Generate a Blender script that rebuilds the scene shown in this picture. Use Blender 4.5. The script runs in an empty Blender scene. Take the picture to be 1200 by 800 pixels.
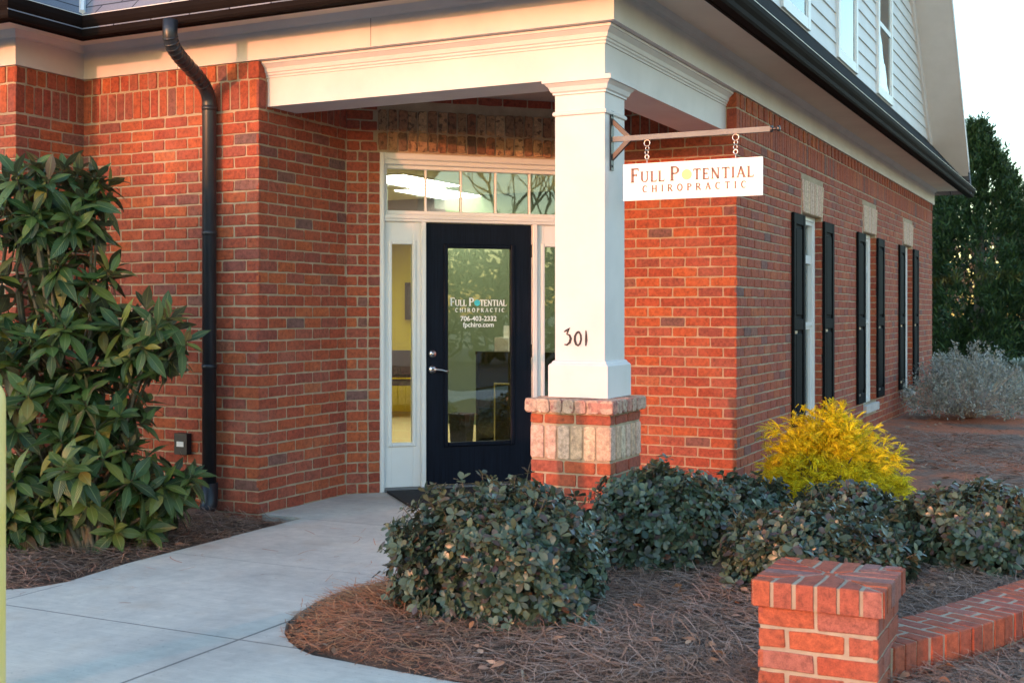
import bpy, math, random
import numpy as np
from mathutils import Vector, Matrix
random.seed(7); rng=np.random.default_rng(11)
R_=math.radians
S=bpy.context.scene
COL=S.collection
# ------------------------------------------------------------------ camera
YAW=26.4
cam=bpy.data.cameras.new('camera'); camo=bpy.data.objects.new('camera',cam); COL.objects.link(camo)
camo.location=(0,0,1.35); camo.rotation_euler=(R_(90),0,R_(YAW))
cam.sensor_width=36; cam.lens=43.05; cam.shift_y=-34/1200; cam.clip_start=.05; cam.clip_end=900
cam.dof.use_dof=True; cam.dof.focus_distance=8.2; cam.dof.aperture_fstop=5.0
S.camera=camo
# ------------------------------------------------------------------ light
SUN_AZ=12.0   # degrees west of south
SUN_EL=4.0
w=bpy.data.worlds.new('World'); S.world=w; w.use_nodes=True
nt=w.node_tree; nt.nodes.clear()
sky=nt.nodes.new('ShaderNodeTexSky'); sky.sky_type='NISHITA'; sky.sun_disc=False
sky.sun_elevation=R_(SUN_EL); sky.sun_rotation=R_(180+SUN_AZ); sky.air_density=1.0; sky.dust_density=.6; sky.ozone_density=1.9
bg=nt.nodes.new('ShaderNodeBackground'); bg.inputs[1].default_value=.15
wo=nt.nodes.new('ShaderNodeOutputWorld'); nt.links.new(sky.outputs[0],bg.inputs[0]); nt.links.new(bg.outputs[0],wo.inputs[0])
sl=bpy.data.lights.new('sun','SUN'); sl.energy=2.0; sl.angle=R_(.6); sl.color=(.20,.066,.036)
so=bpy.data.objects.new('sun',sl); COL.objects.link(so)
sd=Vector((math.sin(R_(SUN_AZ))*math.cos(R_(SUN_EL)),math.cos(R_(SUN_AZ))*math.cos(R_(SUN_EL)),-math.sin(R_(SUN_EL))))
so.rotation_euler=sd.to_track_quat('-Z','Y').to_euler(); so.location=(-10,-20,12)
S.view_settings.view_transform='Standard'; S.view_settings.look='None'; S.view_settings.gamma=1
S.view_settings.use_curve_mapping=False
S.view_settings.exposure=3.0
S.render.engine='CYCLES'
S.cycles.max_bounces=6; S.cycles.transparent_max_bounces=12
# ------------------------------------------------------------------ materials
def newmat(name):
    m=bpy.data.materials.new(name); m.use_nodes=True
    n=m.node_tree; b=n.nodes['Principled BSDF']; return m,n,b
def L(n,a,b): n.links.new(a,b)
def noise(n,scale,detail=4,rough=.55,vec=None,kind='Generated'):
    t=n.nodes.new('ShaderNodeTexNoise'); t.inputs['Scale'].default_value=scale; t.inputs['Detail'].default_value=detail; t.inputs['Roughness'].default_value=rough
    g=n.nodes.new('ShaderNodeNewGeometry')
    L(n,g.outputs['Position'] if vec is None else vec,t.inputs['Vector']); return t
def ramp(n,fac,stops,interp='LINEAR'):
    r=n.nodes.new('ShaderNodeValToRGB'); r.color_ramp.interpolation=interp
    e=r.color_ramp.elements
    while len(e)<len(stops): e.new(.5)
    for i,(p,c) in enumerate(stops): e[i].position=p; e[i].color=(c[0],c[1],c[2],1)
    L(n,fac,r.inputs[0]); return r
def mix(n,fac,a,b,mode='MIX'):
    m=n.nodes.new('ShaderNodeMix'); m.data_type='RGBA'; m.blend_type=mode
    if isinstance(fac,(int,float)): m.inputs[0].default_value=fac
    else: L(n,fac,m.inputs[0])
    for k,v in ((6,a),(7,b)):
        if isinstance(v,tuple): m.inputs[k].default_value=(v[0],v[1],v[2],1)
        else: L(n,v,m.inputs[k])
    return m.outputs[2]
def bump(n,b,h,strength=.3,dist=.01):
    q=n.nodes.new('ShaderNodeBump'); q.inputs['Strength'].default_value=strength; q.inputs['Distance'].default_value=dist
    L(n,h,q.inputs['Height']); L(n,q.outputs[0],b.inputs['Normal'])
def island(n): return n.nodes.new('ShaderNodeNewGeometry').outputs['Random Per Island']
def math_(n,op,a,b=None):
    m=n.nodes.new('ShaderNodeMath'); m.operation=op
    for k,v in ((0,a),(1,b)):
        if v is None: continue
        if isinstance(v,(int,float)): m.inputs[k].default_value=v
        else: L(n,v,m.inputs[k])
    return m.outputs[0]
def brickmat(name,stops,mott=.35,r=.85,stain=None,speck=None):
    m,n,b=newmat(name)
    c=ramp(n,island(n),stops).outputs[0]
    n1=noise(n,38,5,.65); n2=noise(n,260,3,.7)
    dk=ramp(n,n1.outputs[0],[(.28,(.50,.50,.52)),(.5,(.95,.95,.95)),(.74,(1.32,1.34,1.36))]).outputs[0]
    c=mix(n,1.0,c,dk,'MULTIPLY')
    sp=ramp(n,n2.outputs[0],[(.36,(.55,.5,.5)),(.5,(1,1,1)),(.68,(1.25,1.22,1.2))]).outputs[0]
    c=mix(n,mott,c,sp,'MULTIPLY')
    # pale efflorescence haze in patches
    n3=noise(n,2.3,4,.6); f=ramp(n,n3.outputs[0],[(.5,(0,0,0)),(.75,(.16,.16,.16))]).outputs[0]
    c=mix(n,f,c,(.42,.25,.19))
    if speck:
        n4=noise(n,26,3,.5); f=ramp(n,n4.outputs[0],[(.56,(0,0,0)),(.62,(.8,.8,.8))]).outputs[0]; c=mix(n,f,c,speck)
    L(n,c,b.inputs['Base Color']); b.inputs['Roughness'].default_value=r
    ad=math_(n,'ADD',n1.outputs[0],math_(n,'MULTIPLY',n2.outputs[0],.8)); bump(n,b,ad,.55,.004)
    return m
M={}
M['brick']=brickmat('red_brick',[(0,(.36,.070,.026)),(.15,(.28,.054,.028)),(.3,(.38,.082,.030)),(.42,(.31,.058,.032)),(.55,(.41,.098,.032)),(.68,(.34,.066,.030)),(.84,(.32,.082,.048)),(.95,(.25,.062,.042)),(.985,(.16,.080,.070)),(1,(.42,.115,.04))])
M['brickside']=M['brick']
M['oldbrick']=brickmat('old_cream_brick',[(0,(.60,.42,.27)),(.2,(.56,.34,.24)),(.4,(.66,.48,.31)),(.55,(.62,.38,.30)),(.7,(.56,.43,.29)),(.85,(.68,.52,.37)),(1,(.60,.40,.31))],mott=.6,speck=(.40,.27,.19))
M['capbrick']=brickmat('weathered_cap_brick',[(0,(.50,.37,.27)),(.3,(.48,.20,.15)),(.5,(.54,.41,.30)),(.7,(.52,.28,.21)),(1,(.46,.33,.25))],mott=.7,speck=(.26,.10,.09))
M['archbrick']=brickmat('arch_brick',[(0,(.48,.29,.15)),(.25,(.16,.07,.04)),(.45,(.56,.37,.20)),(.6,(.26,.10,.05)),(.8,(.44,.27,.14)),(1,(.08,.045,.035))],mott=.8,speck=(.09,.05,.03))
M['pierbrick']=brickmat('pier_brick',[(0,(.38,.075,.032)),(.25,(.33,.085,.050)),(.5,(.41,.095,.038)),(.7,(.31,.068,.040)),(.86,(.36,.12,.085)),(.94,(.24,.12,.11)),(1,(.43,.09,.035))],mott=.7)
def simple(name,col,r=.6,spec=None,metal=0,var=.12,nscale=6,bumps=.0,bs=120,coat=0):
    m,n,b=newmat(name)
    t=noise(n,nscale,5,.6); f=ramp(n,t.outputs[0],[(.3,tuple(x*(1-var) for x in col)),(.7,tuple(min(1,x*(1+var)) for x in col))]).outputs[0]
    L(n,f,b.inputs['Base Color']); b.inputs['Roughness'].default_value=r; b.inputs['Metallic'].default_value=metal
    if spec is not None: b.inputs['Specular IOR Level'].default_value=spec
    if coat: b.inputs['Coat Weight'].default_value=coat
    if bumps: t2=noise(n,bs,3,.6); bump(n,b,t2.outputs[0],bumps,.003)
    return m
def mortar():
    m,n,b=newmat('sandy_mortar'); t=noise(n,9,4); t2=noise(n,420,3,.7)
    c=ramp(n,t.outputs[0],[(.3,(.34,.25,.165)),(.7,(.47,.365,.25))]).outputs[0]
    c2=ramp(n,t2.outputs[0],[(.35,(.7,.7,.7)),(.65,(1.2,1.2,1.2))]).outputs[0]
    L(n,mix(n,.8,c,c2,'MULTIPLY'),b.inputs['Base Color']); b.inputs['Roughness'].default_value=.95; bump(n,b,t2.outputs[0],.6,.003); return m
M['mortar']=mortar()
M['white']=simple('white_paint',(.645,.60,.59),.6,var=.08,nscale=2.2,bumps=.12,bs=70)
M['whitedoor']=simple('white_frame_paint',(.72,.73,.72),.4,var=.04,nscale=4)
M['soffit']=simple('soffit_paint',(.74,.67,.58),.7,var=.06,nscale=2)
M['porchceil']=simple('shaded_porch_board',(.34,.30,.27),.8,var=.08)  # darker than the soffit paint: the porch shade is put into this colour
M['siding']=simple('white_lap_siding',(.66,.65,.65),.55,var=.06,nscale=3)
M['gutter']=simple('dark_bronze_aluminium',(.013,.009,.008),.75,spec=.05,var=.15,nscale=4)
M['downspout']=simple('bronze_downspout_paint',(.020,.022,.027),.35,var=.2,nscale=5)
M['shutter']=simple('black_shutter_paint',(.006,.0065,.008),.7,spec=.07,var=.25,nscale=8)
M['metal']=simple('satin_nickel',(.62,.61,.60),.28,metal=1,var=.05)
M['iron']=simple('black_iron',(.03,.03,.035),.4,metal=.3,var=.2)
M['ironarm']=simple('worn_steel_arm',(.135,.145,.15),.5,metal=.1,var=.15,nscale=20)
M['signwhite']=simple('white_sign_panel',(.86,.85,.84),.4,var=.02)
M['signtext']=simple('copper_brown_lettering',(.15,.065,.055),.45,var=.05)
M['signdot']=simple('pale_yellow_logo',(.74,.62,.24),.5,var=.06,nscale=40)
M['doorletter']=simple('white_vinyl_lettering',(.85,.86,.86),.5,var=.02)
M['doordot']=simple('turquoise_logo',(.06,.52,.58),.5,var=.15,nscale=60)
M['number']=simple('brushed_dark_number',(.05,.04,.042),.6,spec=.2,var=.3,nscale=30)
M['stone']=simple('pale_cast_sill',(.48,.44,.42),.8,var=.12,nscale=14,bumps=.3)
M['yellow']=None
M['mat']=simple('black_door_mat',(.010,.011,.013),.95,var=.3,nscale=30,bumps=.8,bs=300)
M['bark']=simple('grey_brown_bark',(.11,.085,.065),.9,var=.35,nscale=30,bumps=.6,bs=60)
M['stem']=simple('brown_green_stem',(.10,.085,.05),.8,var=.3,nscale=30)
M['intwall']=simple('yellow_interior_paint',(.70,.58,.045),.8,var=.03)
M['intfloor']=simple('tan_carpet',(.42,.34,.17),.95,var=.1,nscale=20)
M['intceil']=simple('ceiling_tile',(.55,.52,.38),.9,var=.04)
M['intgrey']=simple('grey_green_partition',(.075,.10,.055),.8,var=.05)
M['intdark']=simple('dark_bulkhead',(.16,.13,.13),.8,var=.05)
M['black']=simple('black_laminate',(.010,.010,.011),.22,var=.1)
M['plastic']=simple('black_plastic',(.012,.012,.013),.5,var=.1)
M['paper']=simple('printed_paper',(.62,.60,.52),.7,var=.08,nscale=12)
M['pic']=simple('dark_print',(.07,.07,.10),.4,var=.6,nscale=9)
M['blind']=simple('pale_roller_blind',(.62,.64,.60),.8,var=.05)
M['dark']=simple('dark_interior',(.05,.045,.04),.9,var=.2)
def mdoor():
    m,n,b=newmat('navy_black_door_paint')
    g=n.nodes.new('ShaderNodeNewGeometry'); mp=n.nodes.new('ShaderNodeMapping'); mp.inputs['Scale'].default_value=(60,60,3); L(n,g.outputs['Position'],mp.inputs[0])
    t=noise(n,1,5,.6,vec=mp.outputs[0]); c=ramp(n,t.outputs[0],[(.35,(.003,.005,.011)),(.7,(.007,.011,.022))]).outputs[0]
    L(n,c,b.inputs['Base Color']); b.inputs['Roughness'].default_value=.5; b.inputs['Specular IOR Level'].default_value=.12; bump(n,b,t.outputs[0],.35,.002); return m
M['door']=mdoor()
def mglass(name,tint=(.93,.96,.95),refl=1.0):
    m=bpy.data.materials.new(name); m.use_nodes=True; n=m.node_tree; n.nodes.clear()
    o=n.nodes.new('ShaderNodeOutputMaterial'); tr=n.nodes.new('ShaderNodeBsdfTransparent'); tr.inputs[0].default_value=(*tint,1)
    gl=n.nodes.new('ShaderNodeBsdfGlossy'); gl.inputs['Roughness'].default_value=.01; gl.inputs[0].default_value=(.95,.97,.97,1)
    fr=n.nodes.new('ShaderNodeFresnel'); fr.inputs[0].default_value=1.45*refl
    mx=n.nodes.new('ShaderNodeMixShader'); L(n,fr.outputs[0],mx.inputs[0]); L(n,tr.outputs[0],mx.inputs[1]); L(n,gl.outputs[0],mx.inputs[2]); L(n,mx.outputs[0],o.inputs[0])
    t=noise(n,1.6,2); bp=n.nodes.new('ShaderNodeBump'); bp.inputs['Strength'].default_value=.03; bp.inputs['Distance'].default_value=.05; L(n,t.outputs[0],bp.inputs['Height']); L(n,bp.outputs[0],gl.inputs['Normal'])
    return m
M['glass']=mglass('window_glass',(.82,.86,.84),1.36)
def emis(name,col,st):
    m=bpy.data.materials.new(name); m.use_nodes=True; n=m.node_tree; n.nodes.clear()
    o=n.nodes.new('ShaderNodeOutputMaterial'); e=n.nodes.new('ShaderNodeEmission'); e.inputs[0].default_value=(*col,1); e.inputs[1].default_value=st; L(n,e.outputs[0],o.inputs[0]); return m
M['lamp']=emis('fluorescent_diffuser',(1,.93,.74),5.0)
def mconc():
    m,n,b=newmat('broom_finished_concrete')
    g=n.nodes.new('ShaderNodeNewGeometry'); sx=n.nodes.new('ShaderNodeSeparateXYZ'); L(n,g.outputs['Position'],sx.inputs[0])
    X,Y=sx.outputs[0],sx.outputs[1]
    t1=noise(n,1.1,5,.6); t2=noise(n,14,5,.6); t3=noise(n,500,3,.7)
    c=ramp(n,t1.outputs[0],[(.3,(.53,.505,.45)),(.5,(.60,.57,.505)),(.72,(.67,.63,.55))]).outputs[0]
    c=mix(n,.6,c,ramp(n,t2.outputs[0],[(.3,(.82,.82,.82)),(.7,(1.1,1.1,1.1))]).outputs[0],'MULTIPLY')
    c=mix(n,.9,c,ramp(n,t3.outputs[0],[(.35,(.74,.74,.74)),(.65,(1.18,1.18,1.18))]).outputs[0],'MULTIPLY')
    mpb=n.nodes.new('ShaderNodeMapping'); mpb.inputs['Scale'].default_value=(3,130,3); L(n,g.outputs['Position'],mpb.inputs[0]); tb=noise(n,1,4,.6,vec=mpb.outputs[0])
    c=mix(n,.6,c,ramp(n,tb.outputs[0],[(.35,(.86,.86,.86)),(.65,(1.08,1.08,1.08))]).outputs[0],'MULTIPLY')
    ts=noise(n,55,2,.5); fs=ramp(n,ts.outputs[0],[(.68,(0,0,0)),(.72,(.5,.5,.5))]).outputs[0]; c=mix(n,fs,c,(.20,.17,.14))
    # rust coloured stains
    t4=noise(n,2.6,3,.5); f=ramp(n,t4.outputs[0],[(.56,(0,0,0)),(.75,(.40,.40,.40))]).outputs[0]; c=mix(n,f,c,(.46,.35,.25))
    t5=noise(n,.55,6,.7); c=mix(n,.8,c,ramp(n,t5.outputs[0],[(.35,(.80,.81,.83)),(.5,(1,1,1)),(.65,(1.10,1.08,1.04))]).outputs[0],'MULTIPLY')
    def line(axis,pos,wd,lo=None,hi=None,other=None):
        wob=math_(n,'MULTIPLY',math_(n,'SUBTRACT',t2.outputs[0],.5),.006)
        d=math_(n,'ABSOLUTE',math_(n,'SUBTRACT',math_(n,'ADD',axis,wob),pos)); k=math_(n,'LESS_THAN',d,wd)
        if lo is not None: k=math_(n,'MULTIPLY',k,math_(n,'GREATER_THAN',other,lo))
        if hi is not None: k=math_(n,'MULTIPLY',k,math_(n,'LESS_THAN',other,hi))
        return k
    k=line(Y,4.03,.005); k=math_(n,'MAXIMUM',k,line(X,-3.26,.007,None,4.5,Y))
    k=math_(n,'MAXIMUM',k,line(X,-4.70,.004,4.03,4.45,Y)); k2=line(Y,5.32,.004); k2=math_(n,'MAXIMUM',k2,line(Y,6.595,.006))
    k=math_(n,'MAXIMUM',k,line(X,-1.4,.005,None,4.03,Y)); k=math_(n,'MAXIMUM',k,line(X,-5.6,.005,None,4.1,Y))
    c=mix(n,math_(n,'MULTIPLY',k,.8),c,(.09,.09,.09)); c=mix(n,math_(n,'MULTIPLY',k2,.45),c,(.15,.14,.13))
    L(n,c,b.inputs['Base Color']); b.inputs['Roughness'].default_value=.85
    h=math_(n,'ADD',math_(n,'MULTIPLY',t3.outputs[0],.6),math_(n,'MULTIPLY',tb.outputs[0],.9)); h=math_(n,'SUBTRACT',h,math_(n,'MULTIPLY',k,2.0)); bump(n,b,h,.35,.004); return m
M['conc']=mconc()
def mground(name,stops,sc=3,fine=60,bs=.8,r=.95):
    m,n,b=newmat(name); t=noise(n,sc,6,.65); t2=noise(n,fine,4,.7)
    c=ramp(n,t.outputs[0],stops).outputs[0]; c=mix(n,.9,c,ramp(n,t2.outputs[0],[(.3,(.45,.45,.45)),(.7,(1.5,1.5,1.5))]).outputs[0],'MULTIPLY')
    L(n,c,b.inputs['Base Color']); b.inputs['Roughness'].default_value=r; bump(n,b,t2.outputs[0],bs,.02); return m
M['piermortar']=simple('pale_pier_mortar',(.38,.31,.23),.95,var=.15,nscale=20,bumps=.6,bs=400)
M['soil']=mground('dark_mulch_soil',[(.3,(.075,.045,.032)),(.55,(.11,.072,.055)),(.75,(.16,.11,.085))],3,70)
M['clay']=mground('bare_red_clay_soil',[(.34,(.15,.095,.070)),(.46,(.23,.125,.085)),(.53,(.42,.13,.06)),(.70,(.52,.15,.07))],.8,30)
M['grass']=mground('pale_winter_lawn',[(.3,(.24,.25,.15)),(.7,(.34,.32,.22))],.4,20)
M['asphalt']=mground('asphalt',[(.3,(.045,.045,.047)),(.7,(.065,.065,.066))],2,200,.4,.9)
def mneedle():
    m,n,b=newmat('dry_pine_needles')
    g=n.nodes.new('ShaderNodeNewGeometry'); sx=n.nodes.new('ShaderNodeSeparateXYZ'); L(n,g.outputs['Position'],sx.inputs[0])
    a=ramp(n,g.outputs['Random Per Island'],[(0,(.30,.09,.035)),(.35,(.46,.18,.075)),(.6,(.20,.07,.03)),(.8,(.50,.26,.12)),(1,(.28,.16,.10))]).outputs[0]
    c=ramp(n,g.outputs['Random Per Island'],[(0,(.20,.12,.085)),(.35,(.36,.27,.22)),(.6,(.11,.070,.05)),(.8,(.32,.18,.11)),(1,(.44,.35,.30))]).outputs[0]
    t=noise(n,1.5,3,.6)
    # grey weathered straw away from the rounded tip of the bed
    f=math_(n,'ADD',math_(n,'MULTIPLY',math_(n,'ADD',sx.outputs[0],2.9),.9),math_(n,'MULTIPLY',math_(n,'SUBTRACT',t.outputs[0],.5),2.2))
    f2=math_(n,'MULTIPLY',math_(n,'ADD',math_(n,'MULTIPLY',sx.outputs[0],-1.0),-4.5),2.0)
    f=math_(n,'MAXIMUM',f,math_(n,'MINIMUM',f2,.75))
    cl=n.nodes.new('ShaderNodeClamp'); L(n,f,cl.inputs[0]); cl.inputs[2].default_value=.88
    L(n,mix(n,cl.outputs[0],a,c),b.inputs['Base Color']); b.inputs['Roughness'].default_value=.75; return m
M['needle']=mneedle()
def mleaf(name,stops,under=None,r=.4,trans=.15,veins=0,patch=None):
    m,n,b=newmat(name); g=n.nodes.new('ShaderNodeNewGeometry')
    c=ramp(n,g.outputs['Random Per Island'],stops).outputs[0]
    t=noise(n,9,3,.6); c=mix(n,.6,c,ramp(n,t.outputs[0],[(.3,(.7,.7,.7)),(.7,(1.25,1.25,1.25))]).outputs[0],'MULTIPLY')
    if under: c=mix(n,g.outputs['Backfacing'],c,under)
    if veins:
        uv=n.nodes.new('ShaderNodeUVMap'); s=n.nodes.new('ShaderNodeSeparateXYZ'); L(n,uv.outputs[0],s.inputs[0])
        v=math_(n,'ABSOLUTE',math_(n,'SUBTRACT',s.outputs[1],.5)); u=math_(n,'SUBTRACT',s.outputs[0],math_(n,'MULTIPLY',v,.35))
        wv=math_(n,'SINE',math_(n,'MULTIPLY',u,95)); mid=math_(n,'LESS_THAN',v,.035)
        c=mix(n,math_(n,'MULTIPLY',mid,.6),c,(.22,.26,.10)); h=math_(n,'ADD',math_(n,'MULTIPLY',wv,.5),math_(n,'MULTIPLY',mid,-1)); bump(n,b,h,.5,.003)
    L(n,c,b.inputs['Base Color']); b.inputs['Roughness'].default_value=r
    b.inputs['Specular IOR Level'].default_value=.5
    if trans:
        tr=n.nodes.new('ShaderNodeBsdfTranslucent'); L(n,c,tr.inputs[0]); mx=n.nodes.new('ShaderNodeMixShader'); mx.inputs[0].default_value=trans
        L(n,b.outputs[0],mx.inputs[1]); L(n,tr.outputs[0],mx.inputs[2]); L(n,mx.outputs[0],n.nodes['Material Output'].inputs[0])
    return m
M['loquat']=mleaf('broad_evergreen_leaf',[(0,(.022,.050,.014)),(.3,(.038,.082,.020)),(.55,(.060,.112,.026)),(.75,(.095,.150,.030)),(.90,(.15,.19,.034)),(.96,(.21,.20,.035)),(1,(.10,.055,.03))],(.085,.095,.05),.34,.16,1)
M['hawthorn']=mleaf('small_grey_green_leaf',[(0,(.024,.044,.026)),(.22,(.046,.074,.042)),(.45,(.074,.108,.060)),(.6,(.098,.132,.082)),(.76,(.055,.070,.052)),(.90,(.065,.046,.050)),(.97,(.085,.090,.032)),(1,(.11,.045,.03))],(.08,.10,.065),.34,.1)
M['gold']=mleaf('golden_thread_foliage',[(0,(.36,.28,.006)),(.3,(.68,.53,.008)),(.6,(.86,.70,.010)),(.85,(.92,.80,.018)),(1,(.30,.32,.015))],None,.7,.4)
M['hedge']=mleaf('dark_hedge_leaf',[(0,(.008,.018,.007)),(.6,(.016,.034,.012)),(1,(.03,.05,.018))],None,.7,.05)
M['silver']=mleaf('silver_grey_leaf',[(0,(.20,.23,.21)),(.4,(.32,.36,.34)),(.7,(.42,.46,.44)),(1,(.24,.24,.20))],None,.6,.1)
M['ever']=mleaf('dark_conifer_foliage',[(0,(.010,.028,.008)),(.5,(.021,.055,.014)),(.85,(.036,.085,.020)),(1,(.065,.105,.027))],None,.6,.15)
M['dry']=mleaf('dry_curled_leaf',[(0,(.26,.11,.055)),(.4,(.40,.22,.13)),(.7,(.46,.30,.20)),(1,(.20,.09,.06))],None,.7,.05)
M['shingle']=None
def mshing():
    m,n,b=newmat('slate_blue_shingles'); g=n.nodes.new('ShaderNodeNewGeometry')
    mp=n.nodes.new('ShaderNodeMapping'); L(n,g.outputs['Position'],mp.inputs[0])
    s=n.nodes.new('ShaderNodeSeparateXYZ'); L(n,g.outputs['Position'],s.inputs[0])
    cb=n.nodes.new('ShaderNodeCombineXYZ'); L(n,s.outputs[0],cb.inputs[0]); L(n,s.outputs[2],cb.inputs[1])
    br=n.nodes.new('ShaderNodeTexBrick'); L(n,cb.outputs[0],br.inputs[0]); br.inputs['Scale'].default_value=1; br.inputs['Brick Width'].default_value=.32; br.inputs['Row Height'].default_value=.10
    br.inputs['Color1'].default_value=(.13,.15,.19,1); br.inputs['Color2'].default_value=(.24,.25,.30,1); br.inputs['Mortar'].default_value=(.03,.035,.05,1); br.inputs['Mortar Size'].default_value=.006
    t=noise(n,300,3); c=mix(n,.7,br.outputs[0],ramp(n,t.outputs[0],[(.3,(.6,.6,.6)),(.7,(1.4,1.4,1.4))]).outputs[0],'MULTIPLY')
    L(n,c,b.inputs['Base Color']); b.inputs['Roughness'].default_value=.85; bump(n,b,t.outputs[0],.5,.004); return m
M['shingle']=mshing()
def mboll():
    m,n,b=newmat('faded_yellow_plastic'); g=n.nodes.new('ShaderNodeNewGeometry'); t=noise(n,5,4)
    c=ramp(n,t.outputs[0],[(.3,(.82,.60,.16)),(.7,(.88,.68,.27))]).outputs[0]; L(n,c,b.inputs['Base Color']); b.inputs['Roughness'].default_value=.5; return m
M['bollard']=mboll()
# ------------------------------------------------------------------ mesh helpers
class MB:
    def __init__(s): s.v=[]; s.f=[]; s.m=[]
    def add(s,V,F,mat=0):
        k=len(s.v); s.v.extend([tuple(p) for p in V]); s.f.extend([tuple(i+k for i in f) for f in F]); s.m.extend([mat]*len(F))
    def box(s,a,b,mat=0):
        x0,y0,z0=a; x1,y1,z1=b
        V=[(x0,y0,z0),(x1,y0,z0),(x1,y1,z0),(x0,y1,z0),(x0,y0,z1),(x1,y0,z1),(x1,y1,z1),(x0,y1,z1)]
        s.add(V,[(0,3,2,1),(4,5,6,7),(0,1,5,4),(1,2,6,5),(2,3,7,6),(3,0,4,7)],mat)
    def obox(s,O,U,N,u0,u1,n0,n1,z0,z1,mat=0,bev=0,b0=0,b1=0):
        # oriented box: U along wall, N outward. n0<n1
        P=lambda u,n_,z:(O[0]+U[0]*u+N[0]*n_,O[1]+U[1]*u+N[1]*n_,z)
        if bev<=0:
            V=[P(u0,n1,z0),P(u1,n1,z0),P(u1-b1,n0,z0),P(u0+b0,n0,z0),P(u0,n1,z1),P(u1,n1,z1),P(u1-b1,n0,z1),P(u0+b0,n0,z1)]
            s.add(V,[(0,3,2,1),(4,5,6,7),(0,1,5,4),(1,2,6,5),(2,3,7,6),(3,0,4,7)],mat)
        else:
            e=bev
            V=[P(u0,n0,z0),P(u1,n0,z0),P(u1,n0,z1),P(u0,n0,z1), P(u0,n1-e,z0),P(u1,n1-e,z0),P(u1,n1-e,z1),P(u0,n1-e,z1), P(u0+e,n1,z0+e),P(u1-e,n1,z0+e),P(u1-e,n1,z1-e),P(u0+e,n1,z1-e)]
            F=[(3,2,1,0),(0,1,5,4),(1,2,6,5),(2,3,7,6),(3,0,4,7),(4,5,9,8),(5,6,10,9),(6,7,11,10),(7,4,8,11),(8,9,10,11)]
            s.add(V,F,mat)
    def tube(s,pts,rad,n=8,mat=0,cap=True):
        pts=[Vector(p) for p in pts]; rad=rad if isinstance(rad,(list,tuple)) else [rad]*len(pts)
        V=[];F=[]; up=Vector((0,0,1)); prev=None
        for i,p in enumerate(pts):
            d=(pts[min(i+1,len(pts)-1)]-pts[max(i-1,0)]).normalized()
            if prev is None: a=d.orthogonal().normalized()
            else:
                a=(prev-d*prev.dot(d)); a=a.normalized() if a.length>1e-6 else d.orthogonal().normalized()
            prev=a; b=d.cross(a)
            for k in range(n):
                t=2*math.pi*k/n; V.append(p+(a*math.cos(t)+b*math.sin(t))*rad[i])
        for i in range(len(pts)-1):
            for k in range(n): F.append((i*n+k,i*n+(k+1)%n,(i+1)*n+(k+1)%n,(i+1)*n+k))
        if cap: F.append(tuple(range(n-1,-1,-1))); F.append(tuple((len(pts)-1)*n+k for k in range(n)))
        s.add(V,F,mat)
    def torus(s,c,ax,R,r,n=16,m=6,mat=0,frac=1.0):
        ax=Vector(ax).normalized(); a=ax.orthogonal().normalized(); b=ax.cross(a); c=Vector(c)
        k=int(n*frac)+ (0 if frac>=1 else 1)
        pts=[c+(a*math.cos(2*math.pi*i/n)+b*math.sin(2*math.pi*i/n))*R for i in range(k)]
        V=[];F=[]
        for i,p in enumerate(pts):
            d=(p-c).normalized()
            for j in range(m): t=2*math.pi*j/m; V.append(p+(d*math.cos(t)+ax*math.sin(t))*r)
        N=len(pts)
        for i in range(N if frac>=1 else N-1):
            for j in range(m): F.append((i*m+j,((i+1)%N)*m+j,((i+1)%N)*m+(j+1)%m,i*m+(j+1)%m))
        s.add(V,F,mat)
    def sweep(s,path,prof,mat=0,side=1,closed=False,caps=True):
        # path 2D polyline, prof list of (out,z) ; outward = right hand side of travel
        P=[Vector(p) for p in path]; n=len(P); V=[]
        for i in range(n):
            if i==0: d=(P[1]-P[0]).normalized(); o=Vector((d.y,-d.x))
            elif i==n-1: d=(P[-1]-P[-2]).normalized(); o=Vector((d.y,-d.x))
            else:
                d1=(P[i]-P[i-1]).normalized(); d2=(P[i+1]-P[i]).normalized(); o1=Vector((d1.y,-d1.x)); o2=Vector((d2.y,-d2.x))
                o=(o1+o2); o=o/ (o.dot(o1))
            for (a,z) in prof: V.append((P[i].x+o.x*a,P[i].y+o.y*a,z))
        k=len(prof); F=[]
        for i in range(n-1):
            for j in range(k):
                F.append((i*k+j,(i+1)*k+j,(i+1)*k+(j+1)%k,i*k+(j+1)%k))
        if caps: F.append(tuple(range(k))); F.append(tuple((n-1)*k+j for j in range(k-1,-1,-1)))
        s.add(V,F,mat)
    def lathe(s,c,prof,n=24,mat=0):
        V=[];F=[]; k=len(prof)
        for i in range(n):
            t=2*math.pi*i/n
            for (r,z) in prof: V.append((c[0]+r*math.cos(t),c[1]+r*math.sin(t),c[2]+z))
        for i in range(n):
            for j in range(k-1): F.append((i*k+j,((i+1)%n)*k+j,((i+1)%n)*k+j+1,i*k+j+1))
        s.add(V,F,mat)
    def build(s,name,mats,parent=None,smooth=False,loc=None,recalc=False):
        me=bpy.data.meshes.new(name); me.from_pydata(s.v,[],s.f)
        for m in (mats if isinstance(mats,list) else [mats]): me.materials.append(m)
        if len(me.materials)>1: me.polygons.foreach_set('material_index',s.m)
        if smooth: me.polygons.foreach_set('use_smooth',[True]*len(me.polygons))
        me.update()
        if recalc:
            import bmesh
            bm=bmesh.new(); bm.from_mesh(me); bmesh.ops.recalc_face_normals(bm,faces=bm.faces); bm.to_mesh(me); bm.free()
        o=bpy.data.objects.new(name,me); COL.objects.link(o)
        if parent is not None:
            o.parent=parent
            if parent.type=='EMPTY' and loc is None: o.location=-parent.location   # mesh data is in world coordinates
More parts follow.
